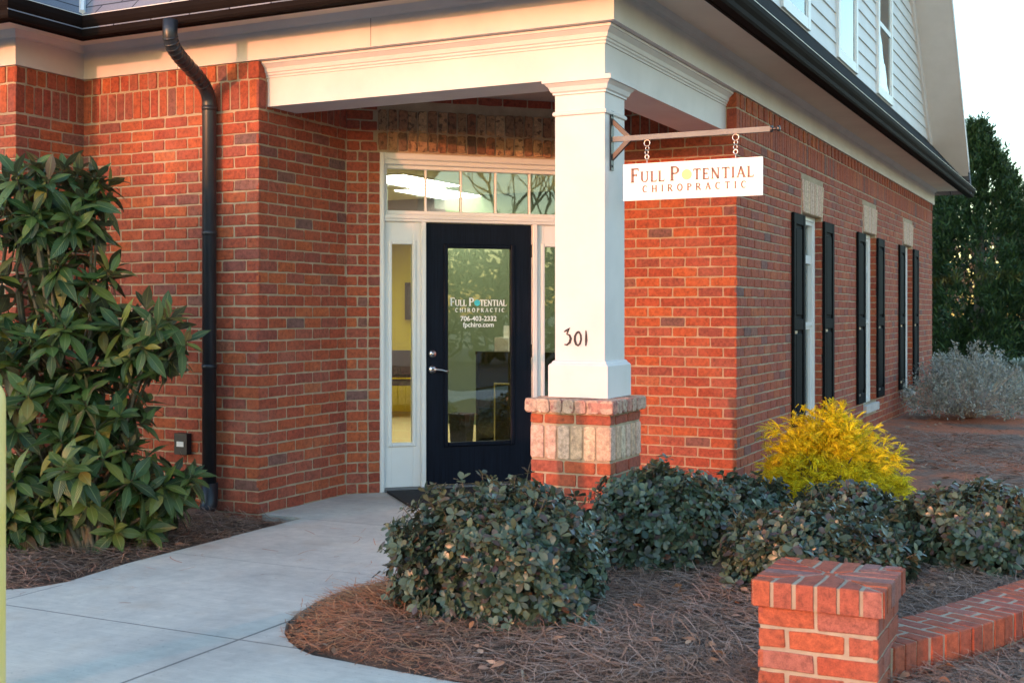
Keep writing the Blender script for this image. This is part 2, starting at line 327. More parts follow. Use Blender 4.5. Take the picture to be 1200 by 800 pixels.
        if loc is not None: o.location=loc
        return o
def tag(o,label=None,cat=None,group=None,kind=None):
    if label: o['label']=label
    if cat: o['category']=cat
    if group: o['group']=group
    if kind: o['kind']=kind
    return o
def empty(name,loc,label,cat,group=None):
    o=bpy.data.objects.new(name,None); COL.objects.link(o); o.location=loc; o.empty_display_size=.2
    return tag(o,label,cat,group)
def V3(*a): return Vector(a)
# ------------------------------------------------------------------ bricks
CR=.0773; BL=.203; JT=.011
def brick(mb,O,U,N,u0,u1,z0,z1,mat=0,proud=.006,jit=.0024,c=.006,back=-.012):
    pr=proud+random.uniform(-.0015,.0015)
    um=(u0+u1)/2; 
    pts=[(u0+c,z0),(um,z0),(u1-c,z0),(u1,z0+c),(u1,z1-c),(u1-c,z1),(um,z1),(u0+c,z1),(u0,z1-c),(u0,z0+c)]
    pts=[(a+random.uniform(-jit,jit),b+random.uniform(-jit,jit)) for a,b in pts]
    zc=(z0+z1)/2; V=[]
    for dn,ins in ((back,0),(pr-.003,0),(pr,.0035)):
        for a,b in pts:
            a2=a+(ins if a<um-.001 else (-ins if a>um+.001 else 0)); b2=b+(ins if b<zc else -ins)
            V.append((O[0]+U[0]*a2+N[0]*dn,O[1]+U[1]*a2+N[1]*dn,b2))
    n=10; F=[]
    for r in (0,1):
        for k in range(n): F.append((r*n+k,r*n+(k+1)%n,(r+1)*n+(k+1)%n,(r+1)*n+k))
    F.append(tuple(2*n+k for k in range(n)))
    mb.add(V,F,mat)
def rows(mb,O,U,N,u0,u1,z0,z1,holes=(),anchor='L',par=0,e0=0,e1=0,mat=0,**kw):
    i0=int(round(z0/CR)); i1=int(round(z1/CR))
    for i in range(i0,i1):
        a=i*CR+JT/2; b=(i+1)*CR-JT/2
        edges=[]
        first=BL if (i+par)%2==0 else BL/2
        x=0; cuts=[0]; x=first
        while x<u1-u0+BL: cuts.append(x); x+=BL
        Ln=u1-u0
        for k in range(len(cuts)-1):
            s,e=cuts[k],min(cuts[k+1],Ln)
            if s>=Ln: break
            ss=s+JT/2 if k>0 else s; ee=e-JT/2 if e<Ln-.001 else e
            if anchor=='L': p,q=u0+ss,u0+ee
            else: p,q=u1-ee,u1-ss
            if k==0:
                if anchor=='L': p-=e0
                else: q+=e1
            segs=[(p,q)]
            for (h0,h1,hz0,hz1) in holes:
                if b>hz0+.01 and a<hz1-.01:
                    ns=[]
                    for (p1,q1) in segs:
                        if q1<=h0 or p1>=h1: ns.append((p1,q1))
                        else:
                            if p1<h0-.02: ns.append((p1,h0))
                            if q1>h1+.02: ns.append((h1,q1))
                    segs=ns
            for (p1,q1) in segs:
                if q1-p1>.022: 
                    dj=random.uniform(-.0012,.0012)
                    brick(mb,O,U,N,p1,q1,a+dj,b+dj,mat,**kw)
def soldiers(mb,O,U,N,u0,u1,z0,z1,mat=0,pitch=.0773,alt=0,e0=0,e1=0,**kw):
    n=max(1,round((u1-u0)/pitch)); p=(u1-u0)/n
    for k in range(n):
        a=u0+k*p+(JT/2 if k else -e0); b=u0+(k+1)*p-(JT/2 if k<n-1 else -e1)
        kk=dict(kw); 
        if alt: kk['proud']=.006+(alt if k%2 else -.004)
        brick(mb,O,U,N,a,b,z0,z1,mat,**kk)
def slab(mb,O,U,N,u0,u1,z0,z1,holes=(),th=.2,mat=1,m0=0,m1=0):
    us=sorted(set([u0,u1]+[h[0] for h in holes]+[h[1] for h in holes])); zs=sorted(set([z0,z1]+[h[2] for h in holes]+[h[3] for h in holes]))
    for i in range(len(us)-1):
        for j in range(len(zs)-1):
            cu=(us[i]+us[i+1])/2; cz=(zs[j]+zs[j+1])/2
            if any(h[0]<cu<h[1] and h[2]<cz<h[3] for h in holes): continue
            mb.obox(O,U,N,us[i],us[i+1],-th,0,zs[j],zs[j+1],mat,b0=(th if m0 and i==0 else 0),b1=(th if m1 and i==len(us)-2 else 0))
XE=-2.62; YF=6.57; XC=-5.15; XW=-6.727; YW=5.96; Y2=7.60; YS=9.12
TOPR=2.7055
NS=(0,-1); UX=(1,0); NE=(1,0); UY=(0,1); q=math.sqrt(.5); ND=(q,-q); UD=(q,q)
def full(mb,O,U,N,u0,u1,holes=(),anchor='L',par=0,e0=0,e1=0,z0=-.0773*2):
    slab(mb,O,U,N,u0,u1,z0,3.04,holes,m0=e0,m1=e1)
    rows(mb,O,U,N,u0,u1,z0,TOPR,holes,anchor,par,e0,e1)
    soldiers(mb,O,U,N,u0,u1,2.716,2.905,e0=e0,e1=e1); soldiers(mb,O,U,N,u0,u1,2.917,3.026,alt=.004,pitch=.0875,e0=e0,e1=e1)
BLD=empty('brick_building',(-4.5,9.5,0),'one storey red brick office with recessed corner porch, white trim and black shuttered windows','building')
E_=.006
# wing + facade
mb=MB(); full(mb,(0,YW),UX,NS,-9.6,XW,anchor='R',par=0,e1=E_); mb.build('wall',[M['brick'],M['mortar']],BLD)
mb=MB(); full(mb,(XW,0),UY,NE,YW,YF+.01,anchor='L',par=1,e0=E_); mb.build('wall',[M['brick'],M['mortar']],BLD)
mb=MB(); full(mb,(0,YF),UX,NS,XW,XC,anchor='R',par=0,e1=E_); mb.build('wall',[M['brick'],M['mortar']],BLD)
mb=MB(); full(mb,(XC,0),UY,NE,YF,Y2,anchor='L',par=1,e0=E_); mb.build('wall',[M['brick'],M['mortar']],BLD)
# door wall (45 degrees)
TD=(XC,Y2); TL=2.15; F0,F1=.255,1.845; FT=2.55
mb=MB()
slab(mb,TD,UD,ND,0,TL,-.15,3.04,[(F0,F1,-.15,FT)],th=.16)
for i in range(-2,38):
    a=i*CR+JT/2; b=(i+1)*CR-JT/2
    if a>2.53: break
    for (p,q_) in ((0.006,.165),(TL-.17,TL-.006)):
        if i%2: brick(mb,TD,UD,ND,p,q_-JT/2,a,b,0)
        else:
            m_=(p+q_)/2; brick(mb,TD,UD,ND,p,m_-JT/2,a,b,0); brick(mb,TD,UD,ND,m_+JT/2,q_-JT/2,a,b,0)
    brick(mb,TD,UD,ND,.165+JT/2,F0,a,b,0); brick(mb,TD,UD,ND,F1,TL-.17-JT/2,a,b,0)
rows(mb,TD,UD,ND,.006,TL,33*CR,39*CR,[(F0-.02,F1+.02,2.5,2.885)],'L',0)
mb.build('wall',[M['brick'],M['mortar']],BLD)
# two rough rows of reclaimed brick over the door
mb=MB(); 
for (z0,z1,ph) in ((2.565,2.700,0),(2.712,2.870,.4)):
    n=21; p=(F1-F0+.03)/n
    for k in range(n):
        u=F0-.015+(k)*p; lean=(k/n-.5)*.03
        brick(mb,TD,UD,ND,u+.005,u+p-.006,z0+random.uniform(-.004,.004),z1+random.uniform(-.006,.006),0,proud=.010,jit=.004,c=.009)
mb.build('door_arch',M['archbrick'],BLD)
# south facing wall right of the door, east wall
mb=MB(); full(mb,(0,YS),UX,NS,-3.63,XE,anchor='R',par=0,e1=E_); mb.build('wall',[M['brick'],M['mortar']],BLD)
WIN=[(11.29,12.09),(14.28,15.06),(17.15,17.92)]
YN=19.96; WZ0,WZ1=.29,2.27
holes=[(a,b,WZ0,WZ1) for a,b in WIN]
hb=[(a-.065,b+.065,WZ1,2.575) for a,b in WIN]+[(a-.03,b+.03,.19,WZ0) for a,b in WIN]
mb=MB(); slab(mb,(XE,0),UY,NE,YS,YN,-.155,3.04,holes,m0=1); rows(mb,(XE,0),UY,NE,YS,YN,-2*CR,TOPR,holes+hb,'L',1,e0=E_)
soldiers(mb,(XE,0),UY,NE,YS,YN,2.716,2.905,e0=E_); soldiers(mb,(XE,0),UY,NE,YS,YN,2.917,3.026,alt=.004,pitch=.0875,e0=E_)
for a,b in WIN:   # brick reveals
    for i in range(4,29):
        z0=i*CR+JT/2; z1=(i+1)*CR-JT/2
        if z0<WZ0 or z1>WZ1: continue
        brick(mb,(0,b),UX,NS,XE-.065,XE+.004,z0,z1,0); brick(mb,(0,a),(-1,0),(0,1),-XE-.004,-XE+.065,z0,z1,0)
mb.build('wall',[M['brick'],M['mortar']],BLD)
mb=MB(); mb.box((XE-9,YN-.2,-.15),(XE-.2,YN,3.04)); mb.build('wall',M['brick'],BLD)
# --- windows of the east wall
for a,b in WIN:
    O=(XE,0)
    mb=MB(); fr=.045; n0,n1=-.14,-.060
    mb.obox(O,UY,NE,a,a+fr,n0,n1,WZ0,WZ1,bev=.004); mb.obox(O,UY,NE,b-fr,b,n0,n1,WZ0,WZ1,bev=.004)
    mb.obox(O,UY,NE,a+fr,b-fr,n0,n1-.002,WZ1-fr,WZ1,bev=.004); mb.obox(O,UY,NE,a+fr,b-fr,n0,n1-.002,WZ0,WZ0+fr,bev=.004)
    win=mb.build('window',M['whitedoor'],BLD)
    mb=MB(); zm=1.22
    for (s0,s1,dn) in ((WZ0+fr,zm,-.03),(zm,WZ1-fr,-.012)):
        k=.035; i0,i1=a+fr,b-fr
        mb.obox(O,UY,NE,i0,i0+k,n0,n1+dn,s0,s1); mb.obox(O,UY,NE,i1-k,i1,n0,n1+dn,s0,s1)
        mb.obox(O,UY,NE,i0+k,i1-k,n0,n1+dn-.002,s0,s0+k); mb.obox(O,UY,NE,i0+k,i1-k,n0,n1+dn-.002,s1-k,s1)
    mb.obox(O,UY,NE,a+fr+.035,b-fr-.035,-.113,-.085,1.82,1.90)
    mb.build('sash',M['whitedoor'],win)
    mb=MB(); mb.obox(O,UY,NE,a+fr,b-fr,-.118,-.114,WZ0+fr,WZ1-fr); mb.build('pane',M['glass'],win)
    mb=MB(); mb.obox(O,UY,NE,a+fr,b-fr,-.21,-.20,WZ0,WZ0+.95); mb.build('roller_blind',M['blind'],win)
    mb=MB(); mb.obox(O,UY,NE,a-.1,b+.1,-.75,-.70,0,2.5); mb.build('backing',M['dark'],win)
    mb=MB(); n=9; p=(b-a+.06)/n
    for k in range(n): brick(mb,O,UY,NE,a-.03+k*p+.003,a-.03+(k+1)*p-.003,.195,WZ0-.004,0,proud=.045,c=.008,jit=.002)
    mb.build('sill',M['stone'],win)
    # splayed flat arch
    mb=MB(); n=11; w0=b-a+.02; w1=b-a+.13; yc=(a+b)/2
    for k in range(n):
        def ed(t,z): f=(z-WZ1)/(2.575-WZ1); return yc+(t-.5)*(w0+(w1-w0)*f)
        za,zb=WZ1+.004,2.575; g=.005
        quad=[(ed(k/n,za)+g,za),(ed((k+1)/n,za)-g,za),(ed((k+1)/n,zb)-g,zb),(ed(k/n,zb)+g,zb)]
        V=[(XE-.1,y,z) for y,z in quad]+[(XE+.010,y+random.uniform(-.002,.002),z) for y,z in quad]+[(XE+.014,y+(.004 if i in(0,3) else -.004),z+(.005 if i<2 else -.005)) for i,(y,z) in enumerate(quad)]
        F=[(0,1,5,4),(1,2,6,5),(2,3,7,6),(3,0,4,7),(4,5,9,8),(5,6,10,9),(6,7,11,10),(7,4,8,11),(8,9,10,11)]
        mb.add(V,F,0)
    mb.build('lintel',M['oldbrick'],win)
    for (s0,s1) in ((a-.45,a-.012),(b+.012,b+.46)):
        mb=MB(); st=.075; th=.026; z0,z1=.33,2.24; pn=.009
        mb.obox(O,UY,NE,s0,s0+st,pn,pn+th,z0,z1,bev=.004); mb.obox(O,UY,NE,s1-st,s1,pn,pn+th,z0,z1,bev=.004)
        for (r0,r1) in ((z0,z0+.11),(1.19,1.29),(z1-.10,z1)): mb.obox(O,UY,NE,s0+st,s1-st,pn,pn+th-.002,r0,r1,bev=.004)
        for (r0,r1) in ((z0+.11,1.19),(1.29,z1-.10)):
            mb.obox(O,UY,NE,s0+st,s1-st,pn,pn+.008,r0,r1)
            mb.obox(O,UY,NE,s0+st+.03,s1-st-.03,pn+.0085,pn+.020,r0+.03,r1-.03,bev=.010)
        sh=mb.build('shutter',M['shutter'],BLD)
        for zb in (.42,1.16): mb=MB(); mb.obox(O,UY,NE,s0+.02,s0+.10,pn+th,pn+th+.004,zb,zb+.025); mb.build('bracket',M['metal'],sh)
# --- frieze, soffit, fascia, gutter
PATH=[(-9.6,YW),(XW,YW),(XW,YF),(XE,YF),(XE,YN+.16)]
mb=MB(); mb.sweep(PATH,[(-.12,3.03),(.022,3.03),(.022,3.215),(.045,3.225),(.075,3.275),(-.12,3.275)]); mb.build('frieze',M['white'],BLD)
# vertical board joints
mb=MB()
for x in (-5.83,-4.25): mb=MB(); mb.box((x,YF-.0235,3.032),(x+.003,YF-.0215,3.21)); mb.build('board_joint',M['dark'],BLD)
e=.45
EP=[(-9.6,YW-e),(XW+e,YW-e),(XW+e,YF-e),(XE+e,YF-e),(XE+e,20.9)]
mb=MB(); mb.sweep(PATH[:-1]+[(XE,20.9)],[(-.1,3.262),(-.1,3.285),(e,3.285),(e,3.262)]); mb.build('soffit',M['soffit'],BLD)
mb=MB(); mb.sweep(EP,[(-.02,3.185),(0,3.185),(0,3.33),(-.02,3.33)]); mb.build('fascia',M['gutter'],BLD)
mb=MB(); mb.sweep(EP,[(.002,3.19),(.062,3.19),(.072,3.205),(.075,3.235),(.092,3.262),(.100,3.285),(.100,3.318),(.094,3.324),(.088,3.318),(.088,3.29),(.06,3.20),(.006,3.20)]); mb.build('gutter',M['gutter'],BLD)
mb=MB(); mb.sweep(EP,[(.096,3.3245),(.100,3.3205),(.101,3.3245),(.096,3.327)]); mb.build('drip_edge',M['whitedoor'],BLD)
# --- porch beams, ceiling
YB=6.66; XB=-2.70; BW=.32; BZ=2.735
mb=MB(); mb.box((XC,YB,BZ),(XB,YB+BW,3.10)); mb.box((XB-BW,YB+BW,BZ),(XB,YS,3.10)); mb.build('porch_beam',M['white'],BLD)
mb=MB(); mb.sweep([(XC,YB),(XB,YB),(XB,YS)],[(-.01,2.925),(.008,2.925),(.008,2.937),(.016,2.944),(.016,2.955),(.024,2.960),(.030,2.985),(.055,3.010),(.062,3.012),(.062,3.028),(-.01,3.028)]); mb.build('crown_moulding',M['white'],BLD)
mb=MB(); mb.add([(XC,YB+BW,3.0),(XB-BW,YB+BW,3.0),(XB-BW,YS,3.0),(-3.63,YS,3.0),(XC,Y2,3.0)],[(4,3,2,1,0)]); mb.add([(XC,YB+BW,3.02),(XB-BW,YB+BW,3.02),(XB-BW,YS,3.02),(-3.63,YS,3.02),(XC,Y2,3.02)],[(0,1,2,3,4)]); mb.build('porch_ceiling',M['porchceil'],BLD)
# --- roof
def quadslab(mb,P,th=.10):
    n=len(P); V=[tuple(p) for p in P]+[(p[0],p[1],p[2]-th) for p in P]
    F=[tuple(range(n)),tuple(range(2*n-1,n-1,-1))]+[(i,i+n,(i+1)%n+n,(i+1)%n) for i in range(n)]; mb.add(V,F)
YE0=YF-.53; YE1=20.45; YR=(YE0+YE1)/2; RZ=3.335; HR=YR-YE0; XR=XE+.53
mb=MB(); quadslab(mb,[(XW+.53,YE0,RZ),(XR,YE0,RZ),(XR,YR,RZ+HR),(XW+.53-HR,YR,RZ+HR)]); quadslab(mb,[(XR,YE1,RZ),(-14,YE1,RZ),(-14,YR,RZ+HR),(XR,YR,RZ+HR)],.13)
quadslab(mb,[(XW+.53,YW-.53,RZ),(XW+.53,YE0,RZ),(XW+.53-HR,YR,RZ+HR),(XW+.53-HR,YW-.53,RZ+HR)])
roof=mb.build('roof',M['shingle'],BLD,recalc=True)
mb=MB(); quadslab(mb,[(XR,YE0+.6,RZ-.02),(XR,20.6,RZ-.02),(XE-.02,20.6,3.985),(XE-.02,YE0+.6,3.985)],.04); mb.build('skirt_roof',simple('black_shingles',(.018,.018,.020),.9,spec=.1,var=.3,nscale=40),BLD,recalc=True)
mb=MB(); mb.tube([(XW+.53,YE0,RZ+.012),(XW+.53-3,YE0+3,RZ+3.012)],.022,6); mb.build('valley_flashing',M['whitedoor'],roof)
# gable face: lap siding
def gz(y): return RZ-.12+min(y-YE0,YE1-y)
mb=MB(); z=3.95
while z<9.5:
    h=.155; y0=YE0+(z-RZ)+.1; y1=YE1-(z-RZ)-.1
    if y1-y0<.3: break
    V=[(XE+.020,y0,z),(XE+.020,y1,z),(XE+.004,y1,z+h),(XE+.004,y0,z+h),(XE,y0,z),(XE,y1,z)]
    mb.add(V,[(0,1,2,3),(4,5,1,0)]); z+=h
mb.build('siding',M['siding'],BLD)
for sgn in (0,1):
    A=(YE1,-1) if sgn else (YE0,1)
    for (x0,x1,d0,d1) in ((XE,XE+.045,.17,.44),(XR-.02,XR+.004,.0,.17)):
        P=[]; mb=MB()
        for (s_,d_) in ((0.35,d1),(HR,d1),(HR,d0),(0.35,d0)): P.append((A[0]+A[1]*s_,RZ+s_-d_))
        V=[(x0,y,z) for y,z in P]+[(x1,y,z) for y,z in P]; mb.add(V,[(0,1,2,3),(7,6,5,4),(0,4,5,1),(1,5,6,2),(2,6,7,3),(3,7,4,0)]); mb.build('rake_board',M['white'],BLD,recalc=True)
for sgn in (0,1):
    mb=MB(); A=(YE1,-1) if sgn else (YE0,1); P=[(A[0]+A[1]*s_,RZ+s_-d_) for (s_,d_) in ((.3,.172),(HR,.172),(HR,.150),(.3,.150))]
    V=[(XE-.02,y,z) for y,z in P]+[(XR-.02,y,z) for y,z in P]; mb.add(V,[(0,1,2,3),(7,6,5,4),(0,4,5,1),(1,5,6,2),(2,6,7,3),(3,7,4,0)]); mb.build('rake_soffit',M['siding'],BLD,recalc=True)
for yc in (10.93,13.24,15.55):
    a,b=yc-.52,yc+.52; O=(XE,0); z0,z1=3.965,5.7
    mb=MB(); k=.10
    mb.obox(O,UY,NE,a,a+k,0,.045,z0,z1,bev=.004); mb.obox(O,UY,NE,b-k,b,0,.045,z0,z1,bev=.004); mb.obox(O,UY,NE,a+k,b-k,0,.043,z1-k,z1); mb.obox(O,UY,NE,a+k,b-k,0,.043,z0,z0+k)
    g=mb.build('gable_window',M['whitedoor'],BLD)
    mb=MB(); mb.obox(O,UY,NE,a+k,b-k,.003,.036,4.80,4.86); mb.obox(O,UY,NE,a+k,a+k+.04,.003,.032,z0+k,z1-k); mb.obox(O,UY,NE,b-k-.04,b-k,.003,.032,z0+k,z1-k); mb.build('sash',M['whitedoor'],g)
    mb=MB(); mb.obox(O,UY,NE,a+k,b-k,.022,.025,z0+k,z1-k); mb.build('pane',M['glass'],g)
    mb=MB(); mb.obox(O,UY,NE,a+k,b-k,.0205,.0212,z0+k,z1-k); mb.build('blind',M['blind'],g)
# --- downspout
mb=MB(); pts=[V3(-5.39,5.99,3.20),V3(-5.39,5.985,3.12)]
def bez(a,b,c,d,n=8):
    return [((1-t)**3)*a+3*((1-t)**2)*t*b+3*(1-t)*t*t*c+t**3*d for t in [i/n for i in range(1,n+1)]]
pts+=bez(V3(-5.39,5.985,3.12),V3(-5.39,5.985,3.03),V3(-5.41,6.08,3.0),V3(-5.44,6.2,2.96)); pts+=bez(V3(-5.44,6.2,2.96),V3(-5.485,6.38,2.90),V3(-5.51,6.495,2.86),V3(-5.51,6.50,2.76))
pts.append(V3(-5.51,6.50,.10)); 
n=len(pts); mb.tube(pts,.047,16)
for z in (2.74,1.9,1.0): mb.tube([(-5.51,6.50,z),(-5.51,6.50,z-.03)],.0505,16)
for k in range(12):  # crimped rings in the elbow
    i=2+k; 
    if i<n-2: d=(pts[i+1]-pts[i]).normalized(); mb.tube([pts[i]-d*.006,pts[i]+d*.006],.0495,16)
mb.tube([(-5.51,6.50,.2),(-5.51,6.50,.06),(-5.50,6.43,-.02),(-5.49,6.36,-.04)],.058,14)
mb.build('downspout',M['downspout'],BLD,smooth=True)
mb=MB(); mb.box((-5.83,YF-.055,.375),(-5.72,YF-.006,.52)); ob=mb.build('outlet_box',M['iron'],BLD)
mb=MB(); mb.box((-5.805,YF-.060,.43),(-5.745,YF-.056,.465)); mb.build('outlet_cover',M['whitedoor'],ob)
# --- entrance: frame, sidelights, door, transom
O=TD
def ob(mb,u0,u1,n0,n1,z0,z1,bev=.003): mb.obox(O,UD,ND,u0,u1,n0,n1,z0,z1,bev=bev)
def ring(mb,u0,u1,z0,z1,w,n0,n1,bev=.003):
    ob(mb,u0,u0+w,n0,n1,z0,z1,bev); ob(mb,u1-w,u1,n0,n1,z0,z1,bev); ob(mb,u0+w,u1-w,n0,n1-.002,z1-w,z1,bev); ob(mb,u0+w,u1-w,n0,n1-.002,z0,z0+w,bev)
mb=MB()
ob(mb,F0,F0+.035,-.14,.018,.0,FT,.008); ob(mb,F1-.035,F1,-.14,.018,.0,FT,.008); ob(mb,F0+.035,F1-.035,-.14,.016,FT-.05,FT,.008)
ob(mb,F0+.035,F1-.035,-.14,-.005,2.465,FT-.05,.006); ob(mb,F0+.035,F1-.035,-.14,.0,2.035,2.09,.006); ob(mb,F0+.035,F1-.035,-.14,.012,2.055,2.075,.004)
for (a,b) in ((.578,.615),(1.475,1.512)): ob(mb,a,b,-.14,.004,.02,2.035,.005)
frame=mb.build('door_frame',M['whitedoor'],BLD)
mb=MB(); ob(mb,F0+.035,F1-.035,-.16,.03,-.005,.028,.006); mb.build('threshold',M['ironarm'],frame)
for (a,b) in ((.290,.578),(1.512,1.810)):
    mb=MB(); c0,c1=(a+b)/2-.080,(a+b)/2+.080
    g0,g1,gz0,gz1=c0,c1,.365,1.865
    ob(mb,a,g0-.004,-.09,-.03,.03,2.035,.002); ob(mb,g1+.004,b,-.09,-.03,.03,2.035,.002); ob(mb,g0-.004,g1+.004,-.09,-.032,.03,gz0-.004,.002); ob(mb,g0-.004,g1+.004,-.09,-.032,gz1+.004,2.035,.002)
    ring(mb,g0-.028,g1+.028,gz0-.028,gz1+.028,.028,-.045,-.016,.006)
    s=mb.build('sidelight',M['whitedoor'],BLD)
    mb=MB(); ob(mb,g0-.004,g1+.004,-.062,-.058,gz0-.004,gz1+.004,0); mb.build('pane',M['glass'],s)
mb=MB(); ring(mb,F0+.035,F1-.035,2.09,2.465,.03,-.10,-.03,.005)
for u in (.625,.905,1.185,1.465): ob(mb,u-.007,u+.007,-.085,-.045,2.118,2.437,.003)
tr=mb.build('transom',M['whitedoor'],BLD)
mb=MB(); ob(mb,F0+.06,F1-.06,-.068,-.064,2.115,2.44,0); mb.build('pane',M['glass'],tr)
mb=MB(); d0,d1=.620,1.470; g0,g1,gz0,gz1=.786,1.309,.347,1.85
ob(mb,d0,g0,-.085,-.035,.035,2.03,0); ob(mb,g1,d1,-.085,-.035,.035,2.03,0); ob(mb,g0,g1,-.085,-.0352,.035,gz0,0); ob(mb,g0,g1,-.085,-.0352,gz1,2.03,0)
ring(mb,g0-.025,g1+.025,gz0-.025,gz1+.025,.033,-.05,-.018,.008)
door=mb.build('door',M['door'],BLD)
mb=MB(); ob(mb,g0,g1,-.064,-.060,gz0,gz1,0); mb.build('pane',M['glass'],door)
def DP(u,n_,z): return Vector((O[0]+UD[0]*u+ND[0]*n_,O[1]+UD[1]*u+ND[1]*n_,z))
mb=MB(); nd=Vector((ND[0],ND[1],0))
mb.tube([DP(.672,-.036,.915),DP(.672,-.026,.915)],[.031,.028],20); mb.tube([DP(.672,-.03,.915),DP(.672,.012,.915)],.011,12)
mb.tube([DP(.665,.012,.915),DP(.69,.016,.917),DP(.73,.016,.912),DP(.765,.014,.902),DP(.79,.010,.905)],[.010,.011,.009,.007,.005],10); mb.build('handle',M['metal'],door,smooth=True)
mb=MB(); mb.tube([DP(.672,-.036,1.035),DP(.672,-.018,1.035)],[.030,.026],20); mb.tube([DP(.672,-.018,1.035),DP(.672,-.010,1.035)],.014,12); mb.build('deadbolt',M['metal'],door,smooth=True)
for z in (.25,1.05,1.83):
    mb=MB(); mb.tube([DP(1.474,-.028,z-.05),DP(1.474,-.028,z+.05)],.008,8); mb.build('hinge',M['iron'],door)
# --- lettering
def stroke(mb,pts,wd,T,z=0):
    # variable width stroke polygon strip in 2D; T maps (x,y)->3D
    n=len(pts); wd=wd if isinstance(wd,(list,tuple)) else [wd]*n
    L_=[];R2=[]
    for i,p in enumerate(pts):
        a=pts[max(i-1,0)]; b=pts[min(i+1,n-1)]; dx,dy=b[0]-a[0],b[1]-a[1]; l=math.hypot(dx,dy) or 1; nx,ny=-dy/l,dx/l
        L_.append((p[0]+nx*wd[i]/2,p[1]+ny*wd[i]/2)); R2.append((p[0]-nx*wd[i]/2,p[1]-ny*wd[i]/2))
    V=[T(*p,0) for p in L_]+[T(*p,0) for p in R2]+[T(*p,1) for p in L_]+[T(*p,1) for p in R2]
    F=[]
    for i in range(n-1):
        F+= [(2*n+i,3*n+i,3*n+i+1,2*n+i+1),(i,i+1,n+i+1,n+i),(i,2*n+i,2*n+i+1,i+1),(n+i,n+i+1,3*n+i+1,3*n+i)]
    F+=[(0,n,3*n,2*n),(n-1,3*n-1,4*n-1,2*n-1)] if False else []
    mb.add(V,F)
def arc(cx,cy,rx,ry,a0,a1,n=12): return [(cx+rx*math.cos(R_(a0+(a1-a0)*i/n)),cy+ry*math.sin(R_(a0+(a1-a0)*i/n))) for i in range(n+1)]
TK,TN=.185,.105
def serif(x,y,w=.30): return ([(x-w/2,y),(x+w/2,y)],.05)
GL={
 'F':(.62,[([(.14,0),(.14,1)],TK),([(.05,.965),(.58,.965)],TN),([(.14,.52),(.46,.52)],TN),([(.565,1),(.585,.80)],.05),([(.45,.62),(.46,.42)],.05),serif(.14,.025)]),
 'U':(.86,[([(.16,1),(.16,.34)]+arc(.43,.34,.27,.31,180,270,6),[TK,TK]+[TK]*3+[.11,.1,.09,TN]),(arc(.43,.34,.27,.31,270,360,6)+[(.70,1)],TN),serif(.16,.975),serif(.70,.975)]),
 'L':(.62,[([(.14,0),(.14,1)],TK),([(.05,.035),(.58,.035)],TN),([(.585,.24),(.565,0)],.05),serif(.14,.975)]),
 'P':(.68,[([(.14,0),(.14,1)],TK),([(.05,.965),(.36,.965)],TN),(arc(.36,.735,.22,.23,90,-90,10),[TN,TN,.1,.13,TK,TK,TK,.13,.1,TN,TN]),([(.36,.505),(.14,.505)],TN),serif(.14,.025)]),
 'T':(.74,[([(.37,0),(.37,1)],TK),([(.03,.965),(.71,.965)],TN),([(.05,1),(.03,.78)],.05),([(.69,1),(.71,.78)],.05),serif(.37,.025)]),
 'E':(.64,[([(.14,0),(.14,1)],TK),([(.05,.965),(.56,.965)],TN),([(.14,.52),(.46,.52)],TN),([(.05,.035),(.60,.035)],TN),([(.555,1),(.57,.80)],.05),([(.605,.24),(.585,0)],.05),([(.45,.62),(.46,.42)],.05)]),
 'N':(.90,[([(.16,0),(.16,1)],TN),([(.14,1),(.72,.0)],TK),([(.72,0),(.72,1)],TN),serif(.16,.025),serif(.72,.975),serif(.12,.975,.2)]),
 'I':(.34,[([(.17,0),(.17,1)],TK),serif(.17,.025),serif(.17,.975)]),
 'A':(.84,[([(.10,0),(.42,1)],TN),([(.40,1),(.74,0)],TK),([(.22,.34),(.60,.34)],.06),serif(.10,.025,.26),serif(.73,.025,.3)]),
 'C':(.80,[(arc(.45,.5,.34,.46,48,312,20),[.06,TN]+[.11]*3+[TK]*11+[.11]*3+[TN,.06]),([(.70,.92),(.70,.70)],.05)]),
 'H':(.86,[([(.16,0),(.16,1)],TK),([(.70,0),(.70,1)],TK),([(.16,.5),(.70,.5)],TN),serif(.16,.025),serif(.70,.025),serif(.16,.975),serif(.70,.975)]),
 'O':(.92,[(arc(.46,.5,.34,.46,0,360,28),TK*.9)]),
 'R':(.78,[([(.14,0),(.14,1)],TK),([(.05,.965),(.36,.965)],TN),(arc(.36,.735,.22,.23,90,-90,10),[TN,TN,.1,.13,TK,TK,TK,.13,.1,TN,TN]),([(.36,.505),(.14,.505)],TN),([(.36,.5),(.72,0)],TK),serif(.14,.025),serif(.74,.025,.16)]),
}
def measure(txt,cap,small,track):
    w=0
    for i,c in enumerate(txt):
        if c==' ': w+=.40*small; continue
        h=cap if c.isupper() else small
        w+= (.92*cap*.85 if c=='@' else GL[c.upper()][0]*h)+track
    return w-track
def letters(mb,dots,txt,width,y0,cap,small,T,xc):
    track=.0; w0=measure(txt,cap,small,0); n=len([c for c in txt if c!=' '])
    track=max(0,(width-w0)/(n-1)); sx=1 if width>=w0 else width/w0
    x=xc-width/2
    for c in txt:
        if c==' ': x+=.40*small*sx+0; continue
        h=cap if c.isupper() else small
        if c=='@': 
            r=cap*.50; dots.append((x+r*.85,y0+small*.52,r)); x+=(.92*cap*.85)*sx+track; continue
        wl,st=GL[c.upper()]
        for pts,wd in st: stroke(mb,[(x+a*h*sx,y0+b*h) for a,b in pts],[q*h for q in wd] if isinstance(wd,(list,tuple)) else wd*h,T)
        x+=wl*h*sx+track
